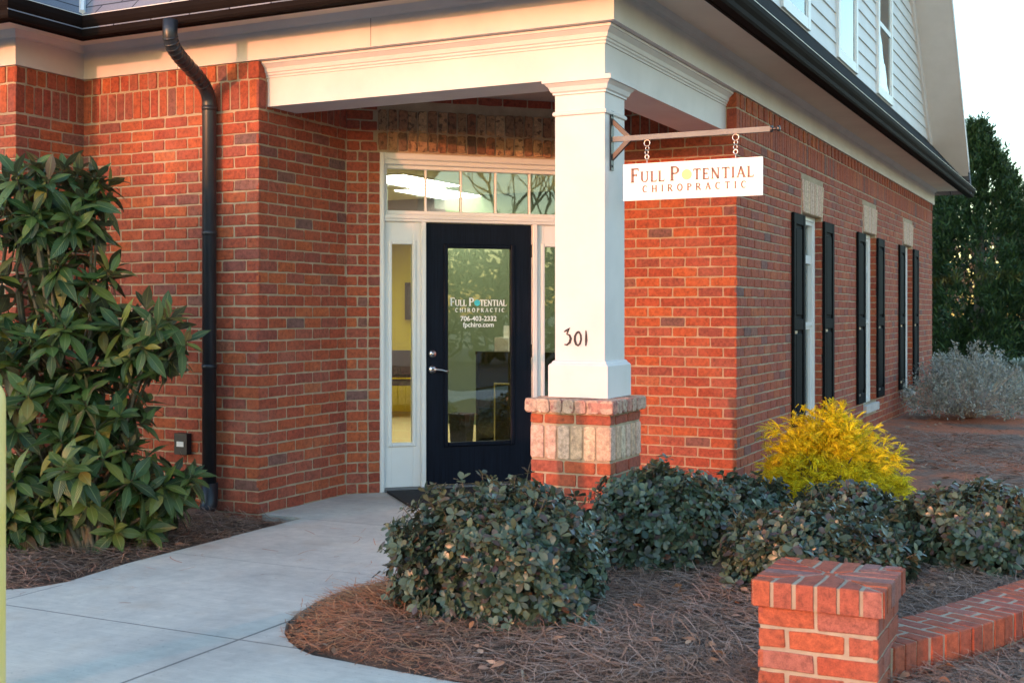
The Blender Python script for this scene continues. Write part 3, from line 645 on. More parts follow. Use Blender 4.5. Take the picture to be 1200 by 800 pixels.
def disc(mb,cx,cy,r,T,n=28):
    V=[T(cx,cy,1)]+[T(cx+r*math.cos(2*math.pi*i/n),cy+r*math.sin(2*math.pi*i/n),1) for i in range(n)]+[T(cx+r*math.cos(2*math.pi*i/n),cy+r*math.sin(2*math.pi*i/n),0) for i in range(n)]
    mb.add(V,[(0,1+i,1+(i+1)%n) for i in range(n)]+[(1+i,1+n+i,1+n+(i+1)%n,1+(i+1)%n) for i in range(n)])
def TDoor(n0,n1): return lambda x,y,s: tuple(DP(x,n1 if s else n0,y))
mb=MB(); dots=[]; T=TDoor(-.0595,-.0585)
letters(mb,dots,'Full P@tential',.455,1.400,.062,.047,T,1.048); letters(mb,[],'CHIROPRACTIC',.40,1.353,.030,.030,T,1.060)
mb.build('lettering',M['doorletter'],door)
mb=MB(); [disc(mb,a,b,r*.78,T) for a,b,r in dots]; mb.build('logo',M['doordot'],door)
def fonttext(s,size,xc,yb,T,name,mat,parent,bold=0):
    cu=bpy.data.curves.new('t','FONT'); cu.body=s; cu.size=size; cu.align_x='CENTER'; cu.offset=bold
    o=bpy.data.objects.new('t',cu); COL.objects.link(o); bpy.context.view_layer.update()
    me=bpy.data.meshes.new_from_object(o.evaluated_get(bpy.context.evaluated_depsgraph_get())); bpy.data.objects.remove(o)
    V=[T(xc+v.co.x,yb+v.co.y,1) for v in me.vertices]; F=[tuple(p.vertices) for p in me.polygons]
    m_=MB(); m_.add(V,F); return m_.build(name,mat,parent)
fonttext('706-403-2332',.052,1.048,1.285,T,'lettering',M['doorletter'],door,.0008)
fonttext('fpchiro.com',.052,1.048,1.238,T,'lettering',M['doorletter'],door,.0008)
# --- porch column on brick pedestal
CXL,CXR=XB-BW,XB
cc=((CXL+CXR)/2,YB+BW/2)
def sq(mb,cx,cy,hx,hy,prof):
    # closed square loop sweep; prof=(offset,z) outer surface from bottom to top
    n=len(prof); V=[]
    for (o_,z) in prof:
        for (sx,sy) in ((-1,-1),(1,-1),(1,1),(-1,1)): V.append((cx+sx*(hx+o_),cy+sy*(hy+o_),z))
    F=[(i*4+k,i*4+(k+1)%4,(i+1)*4+(k+1)%4,(i+1)*4+k) for i in range(n-1) for k in range(4)]+[(3,2,1,0),tuple((n-1)*4+k for k in range(4))]
    mb.add(V,F)
h2=BW/2
mb=MB(); sq(mb,cc[0],cc[1],h2-.001,h2-.001,[(0,.85),(0,2.74)]); column=mb.build('column',M['white'],BLD)
mb=MB(); sq(mb,cc[0],cc[1],h2,h2,[(.030,.848),(.030,1.035),(.022,1.045),(.016,1.048),(.010,1.060),(.001,1.066)]); mb.build('plinth',M['white'],column)
mb=MB(); sq(mb,cc[0],cc[1],h2,h2,[(.0,2.515),(.010,2.52),(.012,2.532),(.008,2.540),(.0,2.545)]); mb.build('neck_moulding',M['white'],column)
mb=MB(); sq(mb,cc[0],cc[1],h2,h2,[(.0,2.640),(.010,2.642),(.010,2.652),(.020,2.660),(.030,2.685),(.050,2.705),(.060,2.707),(.060,2.7335)]); mb.build('capital',M['white'],column)
PX0,PX1,PY0,PY1=-3.095,-2.605,6.50,6.98
mb=MB(); mb.box((PX0,PY0,-.1),(PX1,PY1,.835),1)
faces=[((0,PY0),UX,NS,PX0,PX1,0),((PX1,0),UY,NE,PY0,PY1,1),((0,PY1),(-1,0),(0,1),-PX1,-PX0,0),((PX0,0),(0,-1),(-1,0),-PY1,-PY0,1)]
for (O_,U,N,a,b,par) in faces:
    for i in range(-1,6):
        z1=.488-(5-i)*CR; z0=z1-CR+JT; 
        cuts=[a,a+BL,a+2*BL,b] if (i+par)%2 else [a,a+BL*.42,a+BL*1.42,b]
        for k in range(3): brick(mb,O_,U,N,cuts[k]+(JT/2 if k else -E_),cuts[k+1]-(JT/2 if k<2 else -E_),z0,z1,0)
    cuts=[a,a+BL*.38,a+BL*1.35,b]
    for k in range(3): brick(mb,O_,U,N,cuts[k]+(JT/2 if k else -E_),cuts[k+1]-(JT/2 if k<2 else -E_),.705,.757,0)
ped=mb.build('pedestal',[M['brick'],M['mortar']],column)
mb=MB()
for (O_,U,N,a,b,par) in faces: soldiers(mb,O_,U,N,a,b,.500,.693,0,pitch=.082,e0=.004,e1=.004,proud=.010,jit=.003,c=.010)
mb.build('soldier_course',M['oldbrick'],column)
mb=MB()
for (O_,U,N,a,b,par) in faces: soldiers(mb,O_,U,N,a-.028,b+.028,.768,.846,0,pitch=.08,proud=.034,jit=.003,c=.012,e0=.004,e1=.004,back=-.1)
mb.box((PX0-.02,PY0-.02,.766),(PX1+.02,PY1+.02,.842)); mb.build('pedestal_cap',M['capbrick'],column)
# house number 301, brushed strokes
TN_=lambda x,y,s: (CXL+x, YB-.0005-(.003 if s else 0)-.0, y)
mb=MB()
s3=[(.060,1.235),(.075,1.243),(.095,1.258),(.083,1.232),(.078,1.222),(.096,1.215),(.104,1.196),(.097,1.172),(.080,1.158),(.062,1.160)]
stroke(mb,s3,[.006,.011,.010,.009,.008,.012,.016,.015,.011,.006],TN_)
s0=[(.155,1.238),(.142,1.230),(.131,1.210),(.130,1.185),(.138,1.162),(.150,1.155),(.163,1.165),(.170,1.190),(.168,1.215),(.158,1.236),(.148,1.226)]
stroke(mb,s0,[.009,.011,.013,.015,.014,.012,.011,.011,.012,.009,.006],TN_)
stroke(mb,[(.201,1.244),(.203,1.215),(.203,1.185),(.200,1.152)],[.006,.012,.015,.006],TN_)
mb.build('house_number',M['number'],column)
# --- interior of the entrance room
mb=MB()
def wallp(a,b,z0=.0,z1=2.75,th=.05): 
    A=Vector(a);B=Vector(b);d=(B-A).normalized(); mb.obox((A.x,A.y),(d.x,d.y),(d.y,-d.x),0,(B-A).length,-th,0,z0,z1)
RX0,RX1,RY1=-9.3,-2.95,14.2
for a,b in (((RX0,RY1),(RX0,6.9)),((RX0,6.9),(-5.4,6.9)),((RX1,YS+.3),(RX1,RY1)),((RX1,RY1),(RX0,RY1))): wallp(b,a)
mb.build('interior_wall',M['intwall'],BLD)
mb=MB(); mb.box((RX0,6.8,-.03),(-5.36,RY1,.01)); mb.box((-5.36,9.3,-.031),(RX1,RY1,.009)); mb.add([(-5.36,7.65,.008),(-3.75,9.26,.008),(-3.75,9.3,.008),(-5.36,9.3,.008)],[(0,1,2,3)]); mb.build('interior_floor',M['intfloor'],BLD)
mb=MB(); mb.box((RX0,6.8,2.75),(-5.30,RY1,2.8)); mb.box((-5.30,9.25,2.751),(RX1,RY1,2.8)); mb.add([(-5.30,7.65,2.75),(-3.75,9.25,2.75),(-5.30,9.25,2.75)],[(0,2,1)]); mb.build('interior_ceiling',M['intceil'],BLD)
mb=MB(); mb.box((-9.2,13.05,2.38),(-5.8,13.4,2.75)); mb.build('interior_bulkhead',M['intdark'],BLD)
mb=MB(); mb.box((-7.3,12.9,.01),(-3.0,13.0,2.75)); mb.build('interior_partition',M['intgrey'],BLD)
for (x,y) in ((-6.75,11.15),(-7.1,12.45),(-4.8,11.2)):
    mb=MB(); mb.box((x-.3,y-.6,2.735),(x+.3,y+.6,2.7495)); lf=mb.build('ceiling_light',M['whitedoor'],BLD)
    mb=MB(); mb.box((x-.28,y-.58,2.728),(x+.28,y+.58,2.7345)); mb.build('diffuser',M['lamp'],lf)
# ---------------- objects inside
def place(px,d,z=0):
    a=R_(YAW); u=(px-600)/1435
    return (d*(-math.sin(a)+u*math.cos(a)),d*(math.cos(a)+u*math.sin(a)),z)
pc=place(468,15.6); 
t=empty('waiting_chair',(pc[0],pc[1],.01),'dark chair with slim legs seen through the left sidelight against the yellow wall','chair')
def loc_(mb,name,mat,par): return mb.build(name,mat,par,loc=(0,0,0))
mb=MB(); mb.box((-.24,-.22,.42),(.24,.24,.48)); loc_(mb,'seat',M['plastic'],t)
mb=MB(); mb.box((-.23,.20,.50),(.23,.25,.85)); loc_(mb,'backrest',M['plastic'],t)
for sx in (-1,1):
    for sy in (-1,1): mb=MB(); mb.tube([(sx*.20,sy*.19,.43),(sx*.23,sy*.24,0)],.014,8); loc_(mb,'leg',M['iron'],t)
t.rotation_euler=(0,0,.5)
pp=place(468,15.9,1.5)
t=empty('wall_picture',(pp[0],RY1-.05,1.25),'dark framed picture on the yellow wall behind the left sidelight','picture')
mb=MB(); mb.box((-.24,-.03,0),(.24,-.004,.5)); loc_(mb,'frame',M['iron'],t); mb=MB(); mb.box((-.19,-.034,.05),(.19,-.0305,.45)); loc_(mb,'print',M['pic'],t)
pc=place(541,11.75)
t=empty('waste_bin',(pc[0],pc[1],.01),'small black tapered waste bin on the floor behind the glass door','waste bin')
mb=MB(); sq(mb,0,0,.09,.09,[(-.015,0),(.0,.36),(.006,.362),(.006,.375),(0,.376),(-.006,.37),(-.02,.02)]); loc_(mb,'bin_body',M['plastic'],t)
pc=place(557,12.6)
t=empty('reception_desk',(pc[0],pc[1],.01),'black reception desk behind the glass of the front door','desk')
mb=MB(); mb.box((0,0,.90),(1.7,.65,.94)); loc_(mb,'desk_top',M['black'],t)
mb=MB(); mb.box((.02,.02,.36),(1.66,.05,.898)); loc_(mb,'front_panel',M['black'],t)
for x in (.0,1.64): mb=MB(); mb.box((x,.012,0),(x+.03,.62,.899)); loc_(mb,'side_panel',M['black'],t)
t2=empty('brochure_holder',(pc[0]+.16,pc[1]+.12,.952),'pale stack of brochures and paper on the black reception desk','brochures')
mb=MB(); mb.box((0,0,0),(.16,.10,.14)); mb.box((.05,.11,0),(.24,.20,.26)); loc_(mb,'brochure_holder_body',M['paper'],t2)
pc=place(592,11.3)
t=empty('display_board',(pc[0],pc[1],.01),'low black board with thin silver frame behind the lower right of the door glass','display board')
mb=MB(); mb.box((-.10,-.01,.02),(.14,.01,.66)); loc_(mb,'board',M['black'],t)
mb=MB(); 
for x in (-.11,.13): mb.box((x,-.014,0),(x+.014,.014,.69))
mb.box((-.096,-.013,.675),(.13,.013,.689)); loc_(mb,'frame',M['metal'],t)
# ---------------- bracket and hanging sign
YSG=6.76
br=empty('sign_bracket',(XB,YSG,2.37),'iron arm bracket screwed to the white porch column, carrying the hanging sign','bracket')
mb=MB(); mb.box((XB+.001,YSG-.022,2.19),(XB+.009,YSG+.022,2.54)); pl=mb.build('mounting_plate',M['iron'],br)
for z in (2.215,2.515,2.38): mb=MB(); mb.tube([(XB+.009,YSG,z),(XB+.014,YSG,z)],.008,10); mb.build('bolt',M['iron'],pl)
mb=MB(); AZ=2.372
mb.box((XB+.009,YSG-.013,AZ-.015),(-1.745,YSG+.013,AZ+.015)); mb.build('arm',M['ironarm'],br)
for s in (1,-1):
    mb=MB(); P=[(XB+.010,AZ+s*.125),(XB+.010,AZ+s*.090),(XB+.085,AZ+s*.0155),(XB+.125,AZ+s*.0155)]
    V=[(x,YSG-.012,z) for x,z in P]+[(x,YSG+.012,z) for x,z in P]; mb.add(V,[(0,1,2,3),(7,6,5,4),(0,4,5,1),(1,5,6,2),(2,6,7,3),(3,7,4,0)]); mb.build('brace',M['iron'],br,recalc=True)
mb=MB(); mb.tube([(-1.745,YSG,AZ),(-1.735,YSG,AZ),(-1.73,YSG,AZ),(-1.715,YSG,AZ),(-1.705,YSG,AZ),(-1.695,YSG,AZ),(-1.69,YSG,AZ)],[.019,.019,.009,.009,.017,.017,.008],12); mb.build('finial',M['iron'],br)
sg=empty('hanging_sign',(-2.205,YSG,2.11),'white hanging sign reading Full Potential Chiropractic, hung from the iron arm','sign')
SX0,SX1,SZ0,SZ1=-2.62,-1.79,2.005,2.220
mb=MB(); mb.box((SX0,YSG-.009,SZ0),(SX1,YSG+.009,SZ1)); mb.build('panel',M['signwhite'],sg)
TS=lambda x,y,s:(x,YSG-(.0125 if s else .0085),y)
mb=MB(); dots=[]; letters(mb,dots,'Full P@tential',.735,2.110,.082,.062,TS,-2.205); letters(mb,[],'CHIROPRACTIC',.62,2.050,.040,.040,TS,-2.19); mb.build('lettering',M['signtext'],sg)
mb=MB(); [disc(mb,a,b,r*.72,TS) for a,b,r in dots]; mb.build('logo',M['signdot'],sg)
for x in (-2.475,-1.945):
    mb=MB(); mb.torus((x,YSG,AZ-.034),(0,1,0),.018,.0022,18,6); mb.torus((x+.002,YSG,AZ-.064),(.3,1,0),.012,.0022,14,6,frac=.8); mb.torus((x-.002,YSG,AZ-.088),(.3,1,0),.012,.0022,14,6,frac=.8)
    mb.torus((x,YSG,AZ-.115),(0,1,0),.012,.003,16,6); mb.tube([(x,YSG,AZ-.127),(x,YSG,SZ1-.005)],.003,6); mb.build('hanging_hook',M['metal'],sg,smooth=True)
# door mat
t=empty('door_mat',tuple(DP(1.05,.45,.0)),'flat black door mat on the concrete in front of the dark entrance door','door mat')
mb=MB(); mb.obox(TD,UD,ND,.30,1.72,.04,.80,.004,.018,bev=.004); mb.build('mat',M['mat'],t)
# ------------------------------------------------------------------ ground
def sheet(name,pts,z,mat,kind='structure',th=.0):
    mb=MB(); n=len(pts); 
    if th: 
        mb.add([(x,y,z) for x,y in pts]+[(x,y,z-th) for x,y in pts],[tuple(range(n))]+[(i,i+n,(i+1)%n+n,(i+1)%n) for i in range(n)])
    else: mb.add([(x,y,z) for x,y in pts],[tuple(range(n))])
    return tag(mb.build(name,mat,recalc=False),kind=kind)
sheet('ground',[(-400,-400),(400,-400),(400,400),(-400,400)],-.16,M['grass'])
sheet('parking_lot',[(-40,-22),(30,-22),(30,1.6),(-40,1.6)],-.12,M['asphalt'])
ISL=[(-3.31,6.62),(-3.31,5.25),(-3.385,4.93),(-3.36,4.72),(-3.31,4.5),(-3.24,4.32),(-3.15,4.19),(-3.06,4.10),(-2.95,4.02),(-2.85,3.975),(-2.58,3.95),(-2.2,3.92),(.5,3.86),(6,3.8)]
walk=[(-5.15,6.60),(-4.81,6.59),(-4.80,5.8),(-4.79,5.0),(-4.73,4.5),(-4.78,4.33),(-4.9,4.22),(-5.2,4.15),(-14,4.12),(-14,1.75),(6,1.75)]+ISL[::-1]+[(XE,6.62),(XE,YS),(-3.63,YS),(-5.15,7.6)]
walk=walk[::-1]
# orientation check -> counter clockwise
ar=sum(walk[i][0]*walk[(i+1)%len(walk)][1]-walk[(i+1)%len(walk)][0]*walk[i][1] for i in range(len(walk)))
if ar<0: walk=walk[::-1]
sheet('walkway',walk,0.0,M['conc'],th=.12)
mb=MB(); mb.box((-14,1.60,-.14),(6,1.742,.0)); tag(mb.build('kerb',M['conc']),kind='structure')
# undulating mulch beds
def bedz(x,y):
    z=-.030+.018*math.sin(x*2.3+1)*math.sin(y*1.9)+.012*math.sin(x*5.1+y*3.7)
    return z
def inpoly(x,y,P):
    c=False; j=len(P)-1
    for i in range(len(P)):
        if (P[i][1]>y)!=(P[j][1]>y) and x<(P[j][0]-P[i][0])*(y-P[i][1])/(P[j][1]-P[i][1])+P[i][0]: c=not c
        j=i
    return c
ISLP=ISL[:-1]+[(.5,3.86),(4,3.8),(4,9.0),(XE,9.0),(XE,6.62)]
LEFTP=[(-4.81,6.57),(-4.80,5.8),(-4.79,5.0),(-4.73,4.5),(-4.78,4.33),(-4.9,4.22),(-5.2,4.15),(-10,4.12),(-10,5.9),(XW,5.9),(XW,6.57)]
def dist(x,y,P):
    m=9
    for i in range(len(P)):
        ax,ay=P[i]; bx,by=P[(i+1)%len(P)]; dx,dy=bx-ax,by-ay; t=max(0,min(1,((x-ax)*dx+(y-ay)*dy)/(dx*dx+dy*dy+1e-9))); m=min(m,math.hypot(x-ax-t*dx,y-ay-t*dy))
    return m
def hz(x,y):
    for P in (ISLP,LEFTP):
        if inpoly(x,y,P): 
            d=dist(x,y,P); return bedz(x,y)+min(d,.35)/.35*.055
    return bedz(x,y)
def grid(name,x0,x1,y0,y1,st,mat,fz=hz,skip=None):
    xs=np.arange(x0,x1+st/2,st); ys=np.arange(y0,y1+st/2,st); V=[(x,y,fz(x,y)) for y in ys for x in xs]; nx=len(xs); F=[]
    for j in range(len(ys)-1):
        for i in range(nx-1):
            if skip and skip(xs[i]+st/2,ys[j]+st/2): continue
            F.append((j*nx+i,j*nx+i+1,(j+1)*nx+i+1,(j+1)*nx+i))
    mb=MB(); mb.add(V,F); return tag(mb.build(name,mat,smooth=True),kind='structure')
inb=lambda x,y: (x<XE-.1 and y>YF+.15) or (x<XW-.1 and y>YW+.15)
grid('planting_bed',-3.6,5,3.6,9.4,.06,M['soil'],skip=lambda x,y: inb(x,y) or (not inpoly(x,y,ISLP) and dist(x,y,ISLP)>.12))
grid('planting_bed',-10,-4.6,3.9,6.8,.07,M['soil'],skip=lambda x,y: inb(x,y) or (not inpoly(x,y,LEFTP) and dist(x,y,LEFTP)>.12))
def ez(x,y): return .018*math.sin(x*1.3)*math.sin(y*.9)+.02*math.sin(x*3+y*2.2)*.5-.02-max(0,9.4-y)*.12
grid('side_yard',XE-.1,5,8.8,21,.12,M['clay'],fz=ez)
sheet('side_path',[(1.9,21.3),(9,21.0),(9,22.6),(1.5,22.8)],-.10,M['conc'])
# ---------------- pine straw (uncountable)
def needles(name,P,N,L0=.10,L1=.20,w=.0013,zoff=.0,spill=.03,x0=None,extra=None,wd=1.0):
    xs=[p[0] for p in P]; ys=[p[1] for p in P]; bb=(min(xs),max(xs),min(ys),max(ys)) if x0 is None else x0
    V=[];F=[]; cnt=0
    while cnt<N:
        x=random.uniform(bb[0]-spill,bb[1]+spill); y=random.uniform(bb[2]-spill,bb[3]+spill)
        ins=inpoly(x,y,P)
        if not ins:
            if random.random()>.25 or dist(x,y,P)>spill: continue
        if extra and not extra(x,y): continue
        z=hz(x,y)+random.uniform(.0,.028)+(.006 if ins else .03)
        if not ins: z=max(z,.004)
        a=random.uniform(0,math.pi*2); l=random.uniform(L0,L1)
        ed=dist(x,y,P)
        if ed<.12:
            l*=.62
            ok=False
            for _ in range(4):
                if inpoly(x+math.cos(a)*l*.9,y+math.sin(a)*l*.9,P) or dist(x+math.cos(a)*l*.9,y+math.sin(a)*l*.9,P)<.025: ok=True; break
                a=random.uniform(0,math.pi*2); l*=.8
            if not ok: l=.04
        cv=random.uniform(-1.2,1.2); pit=random.gauss(0,.16)
        ww=w*random.uniform(.7,1.5)
        p=Vector((x,y,z)); k=len(V)
        for i in range(4):
            ang=a+cv*(i/3-.5); dx,dy=math.cos(ang),math.sin(ang)
            V.append((p.x-dy*ww,p.y+dx*ww,p.z)); V.append((p.x+dy*ww,p.y-dx*ww,p.z+ww*.6))
            p=p+Vector((dx,dy,pit+ (i-1.2)*-.05))*(l/3)
            if p.z<.003 and not ins: p.z=.003
        for i in range(3): F.append((k+2*i,k+2*i+1,k+2*i+3,k+2*i+2))
        cnt+=1
    me=bpy.data.meshes.new(name); me.from_pydata(V,[],F); me.materials.append(M['needle']); o=bpy.data.objects.new(name,me); COL.objects.link(o); return o
tag(needles('pine_straw',ISLP,60000,L0=.07,L1=.17,w=.0010,x0=(-3.45,1.0,3.85,6.9)),'brown and grey pine needle mulch lying over the shrub bed','pine straw',kind='stuff')
tag(needles('pine_straw',LEFTP,15000,x0=(-7.5,-4.7,4.1,6.5)),'dull pine needle mulch under the large shrub by the facade','pine straw',kind='stuff')
tag(needles('stray_needles',[(-4.75,4.15),(-3.4,4.3),(-3.45,5.3),(-3.35,6.5),(-4.75,6.5)],130,L0=.05,L1=.13),'single pine needles blown onto the concrete walk','pine straw',kind='stuff')
YARD=[(XE+.05,8.9),(4,8.9),(4,20),(XE+.05,20)]
HZ=hz
def hz(x,y): return ez(x,y)-.005 if y>9.2 and x>XE-.2 else HZ(x,y)
tag(needles('pine_straw',YARD,9000,x0=(XE,1.5,8.9,14.5),w=.002,extra=lambda x,y: math.sin(x*1.9+y*.8)+math.sin(y*2.1-x)>-.5),'thin weathered pine needles over the red soil of the side yard','pine straw',kind='stuff')
# instancing helper
def inst(name,TV,TF,Ms,mat,parent=None,uv=None,loc=None,smooth=True):
    TV=np.array(TV,dtype=np.float64); n=len(TV); K=len(Ms); Ms=np.array(Ms)
    V=np.einsum('kij,nj->kni',Ms[:,:3,:3],TV)+Ms[:,None,:3,3]; V=V.reshape(-1,3)
    F=[tuple(i+k*n for i in f) for k in range(K) for f in TF]
    me=bpy.data.meshes.new(name); me.from_pydata(V.tolist(),[],F); me.materials.append(mat)
    if uv is not None:
        ul=me.uv_layers.new(name='UVMap'); li=np.empty(len(me.loops),dtype=np.int32); me.loops.foreach_get('vertex_index',li); U=np.array(uv)[li%n]; ul.data.foreach_set('uv',U.reshape(-1).astype(np.float32))
    if smooth: me.polygons.foreach_set('use_smooth',[True]*len(me.polygons))
    o=bpy.data.objects.new(name,me); COL.objects.link(o)
    if parent is not None: o.parent=parent
    if loc is not None: o.location=loc
    return o
def frame(d,up,pos,s,roll=0):
    d=np.array(d,float); d/=np.linalg.norm(d); up=np.array(up,float); sx=np.cross(up,d); l=np.linalg.norm(sx)
    if l<1e-3: sx=np.array([1.,0,0]); l=1
    sx/=l; u=np.cross(d,sx)
    if roll: c,s_=math.cos(roll),math.sin(roll); sx,u=sx*c+u*s_,u*c-sx*s_
    m=np.eye(4); sc=s if isinstance(s,(tuple,list)) else (s,s,s); m[:3,0]=d*sc[0]; m[:3,1]=sx*sc[1]; m[:3,2]=u*sc[2]; m[:3,3]=pos; return m
def leaf_t(prof,fold=.25,droop=.25,nv=2):
    # unit length leaf along +X, width list prof at stations
    V=[];UV=[];n=len(prof)
    for i,wd in enumerate(prof):
        t=i/(n-1); z=-droop*t*t
        for j in range(-nv,nv+1):
            f=j/nv; V.append((t,f*wd,z+abs(f)*wd*fold-(abs(f)**3)*wd*.15)); UV.append((t,.5+f*.5))
    k=2*nv+1; F=[(i*k+j,(i+1)*k+j,(i+1)*k+j+1,i*k+j+1) for i in range(n-1) for j in range(2*nv)]
    return V,F,UV
LOQ=leaf_t([.014,.06,.115,.155,.175,.165,.125,.065,.004],.28,.28,1)
HAW=leaf_t([.02,.09,.18,.24,.21,.06],.30,.15,1)
SML=leaf_t([.03,.18,.16,.01],.2,.1,1)
# ---------------- large broad-leaved shrub
def up_dir(v,k=.5):
    v=np.array(v,float); v=v/ (np.linalg.norm(v)+1e-9); v[2]+=k; return v/np.linalg.norm(v)
def wpos(px,py,d):
    a=R_(YAW); u=(px-600)/1435; return np.array([d*(-math.sin(a)+u*math.cos(a)),d*(math.cos(a)+u*math.sin(a)),1.35-(py-366)/1435*d])
base=wpos(95,650,6.9); base[2]=0
t=empty('broadleaf_shrub',tuple(base),'large evergreen shrub with long pointed leaves against the brick facade by the downspout','shrub')
lobes=[ # px,py,d,rx(px),ry(px),count
 (50,245,7.15,78,62,58),(-10,330,7.2,70,110,40),(92,335,7.2,48,60,30),(112,232,7.15,22,38,12),
 (85,405,7.1,80,48,40),(172,392,7.15,58,42,38),(30,465,7.0,80,75,50),(120,470,7.1,70,50,34),
 (90,548,6.95,105,60,70),(185,556,7.2,58,42,38),(20,580,6.9,55,60,36),(150,590,7.15,70,40,34),(60,610,6.9,60,32,24)]
Ms=[];stems=MB(); tips=[]
for (px,py,d,rx,ry,cn) in lobes:
    c=wpos(px,py,d); sx=rx/1435*d; sz=ry/1435*d; sy=min(sx,.40)
    for k in range(int(cn*.68)):
        v=rng.normal(size=3); v/=np.linalg.norm(v); rr=rng.uniform(.62,1.0); p=c+np.array([v[0]*sx*rr,v[1]*sy*rr,v[2]*sz*rr])
        if p[1]>6.42 or p[2]<.06: continue
        dd=-p[0]*math.sin(R_(YAW))+p[1]*math.cos(R_(YAW)); qx=600+1435*(p[0]*math.cos(R_(YAW))+p[1]*math.sin(R_(YAW)))/dd; qy=366+1435*(1.35-p[2])/dd
        if qx>178 and 470<qy<552: continue
        tips.append((p,up_dir(v,.75),c))
for (p,ax,c) in tips:
    n=random.randint(8,12); ph=random.uniform(0,6.28); o1=np.cross(ax,[0,0,1.]); o1=o1/ (np.linalg.norm(o1)+1e-6); o2=np.cross(ax,o1)
    for k in range(n):
        a=ph+k*2.4; tier=k/n; el=R_(68-95*tier+random.uniform(-12,12)); dr=(o1*math.cos(a)+o2*math.sin(a))*math.cos(el)+ax*math.sin(el)
        dr[2]-=.22*tier; l=random.uniform(.12,.235)*(1-.25*(1-tier))
        Ms.append(frame(dr,ax+np.array([0,0,.4]),p-ax*.05*tier,(l,l*random.uniform(.85,1.15),l*random.uniform(.5,1.4)),random.uniform(-.3,.3))-0)
    q0=Vector(p-ax*.10-base); q1=Vector((c-p)*.45+p-base)+Vector((0,0,-.12)); stems.tube([Vector(p-base),q0,q1],[.004,.006,.009],5,cap=False)
    stems.tube([q1,Vector(((c-base)*.5)[0:3])*1.0+Vector((0,0,-.1)),Vector((random.uniform(-.1,.1),random.uniform(-.05,.05),0))],[.009,.014,.02],5,cap=False) if random.random()<.25 else None
for m_ in Ms: m_[:3,3]-=base
inst('foliage',LOQ[0],LOQ[1],Ms,M['loquat'],t,LOQ[2]); stems.build('stem',M['stem'],t,loc=(0,0,0),smooth=True)
# ---------------- small mounded shrubs
def mound_mesh(rx,ry,h,nw,seed,ls=.045):
    r=np.random.default_rng(seed); Ms=[]; st=MB(); ph=r.uniform(0,6,8)
    for i in range(nw):
        u=r.uniform(0,2*math.pi); cz=r.uniform(-.5,1)**1.0; rad=math.sqrt(max(0,1-cz*cz)) if cz>0 else 1.0
        bulge=1+.10*math.sin(3*u+ph[0])+.08*math.sin(5*u+ph[1]+cz*3)+.06*math.sin(9*u+ph[2]+cz*6)
        rr=(r.uniform(.55,1.0)**.45)*bulge*(1+ (r.uniform(0,.14) if r.random()<.15 else 0))
        hh=h*.42; p=np.array([rx*rad*math.cos(u)*rr,ry*rad*math.sin(u)*rr,hh+(h-hh)*max(cz,0)*rr+min(cz,0)*hh*1.9])
        if p[2]<.03: p[2]=r.uniform(.03,.09)
        nrm=np.array([rad*math.cos(u)/rx,rad*math.sin(u)/ry,max(cz,-.1)/h]); ax=up_dir(nrm,.55)+r.normal(size=3)*.28; ax/=np.linalg.norm(ax)
        o1=np.cross(ax,[0.1,0.2,1.]); o1/=np.linalg.norm(o1); o2=np.cross(ax,o1); n=int(r.integers(5,8)); p0=r.uniform(0,6.28)
        for k in range(n):
            a=p0+k*2*math.pi/n+r.uniform(-.3,.3); el=R_(r.uniform(5,48)); dr=(o1*math.cos(a)+o2*math.sin(a))*math.cos(el)+ax*math.sin(el)
            l=ls*r.uniform(.55,1.45); Ms.append(frame(dr,ax,p-ax*r.uniform(0,.02),(l,l*r.uniform(.95,1.3),l*r.uniform(.4,1.8)),r.uniform(-.4,.4)))
        if i%23==0: st.tube([Vector(p+ax*r.uniform(.04,.10)+r.normal(size=3)*.015),Vector(p),Vector(p*.8)],[.0009,.0014,.002],4,cap=False)
        if i%2==0: st.tube([Vector(p),Vector(p*.72+np.array([0,0,-.02])),Vector((p[0]*.12,p[1]*.12,0))],[.0018,.003,.006],4,cap=False)
    return Ms,st
def mound(d,px,rx,ry,h,nw,seed,label,ls=.040,grp='mounded shrubs along the foot of the porch'):
    p=wpos(px,366+1.35*1435/d,d); t=empty('mounded_shrub',(p[0],p[1],0.0),label,'shrub',grp)
    Ms,st=mound_mesh(rx,ry,h,nw,seed,ls); inst('foliage',HAW[0],HAW[1],Ms,M['hawthorn'],t,HAW[2]); st.build('stem',M['stem'],t,loc=(0,0,0)); return t
mound(5.55,590,.465,.50,.56,2300,1,'dense mounded grey green shrub at the walkway edge in front of the brick pedestal')
mound(6.65,775,.43,.42,.50,1500,2,'mounded shrub with purplish top leaves just right of the brick pedestal')
mound(6.0,948,.44,.44,.38,1500,3,'low spreading grey green shrub behind the foreground brick pier')
mound(7.5,868,.30,.28,.34,600,4,'small shrub tucked against the brick corner left of the yellow shrub')
mound(7.35,995,.30,.26,.33,500,5,'small shrub whose leaves stand in front of the yellow shrub')
mound(6.45,1150,.46,.45,.43,1500,6,'mounded shrub behind the low curved brick wall at the right')
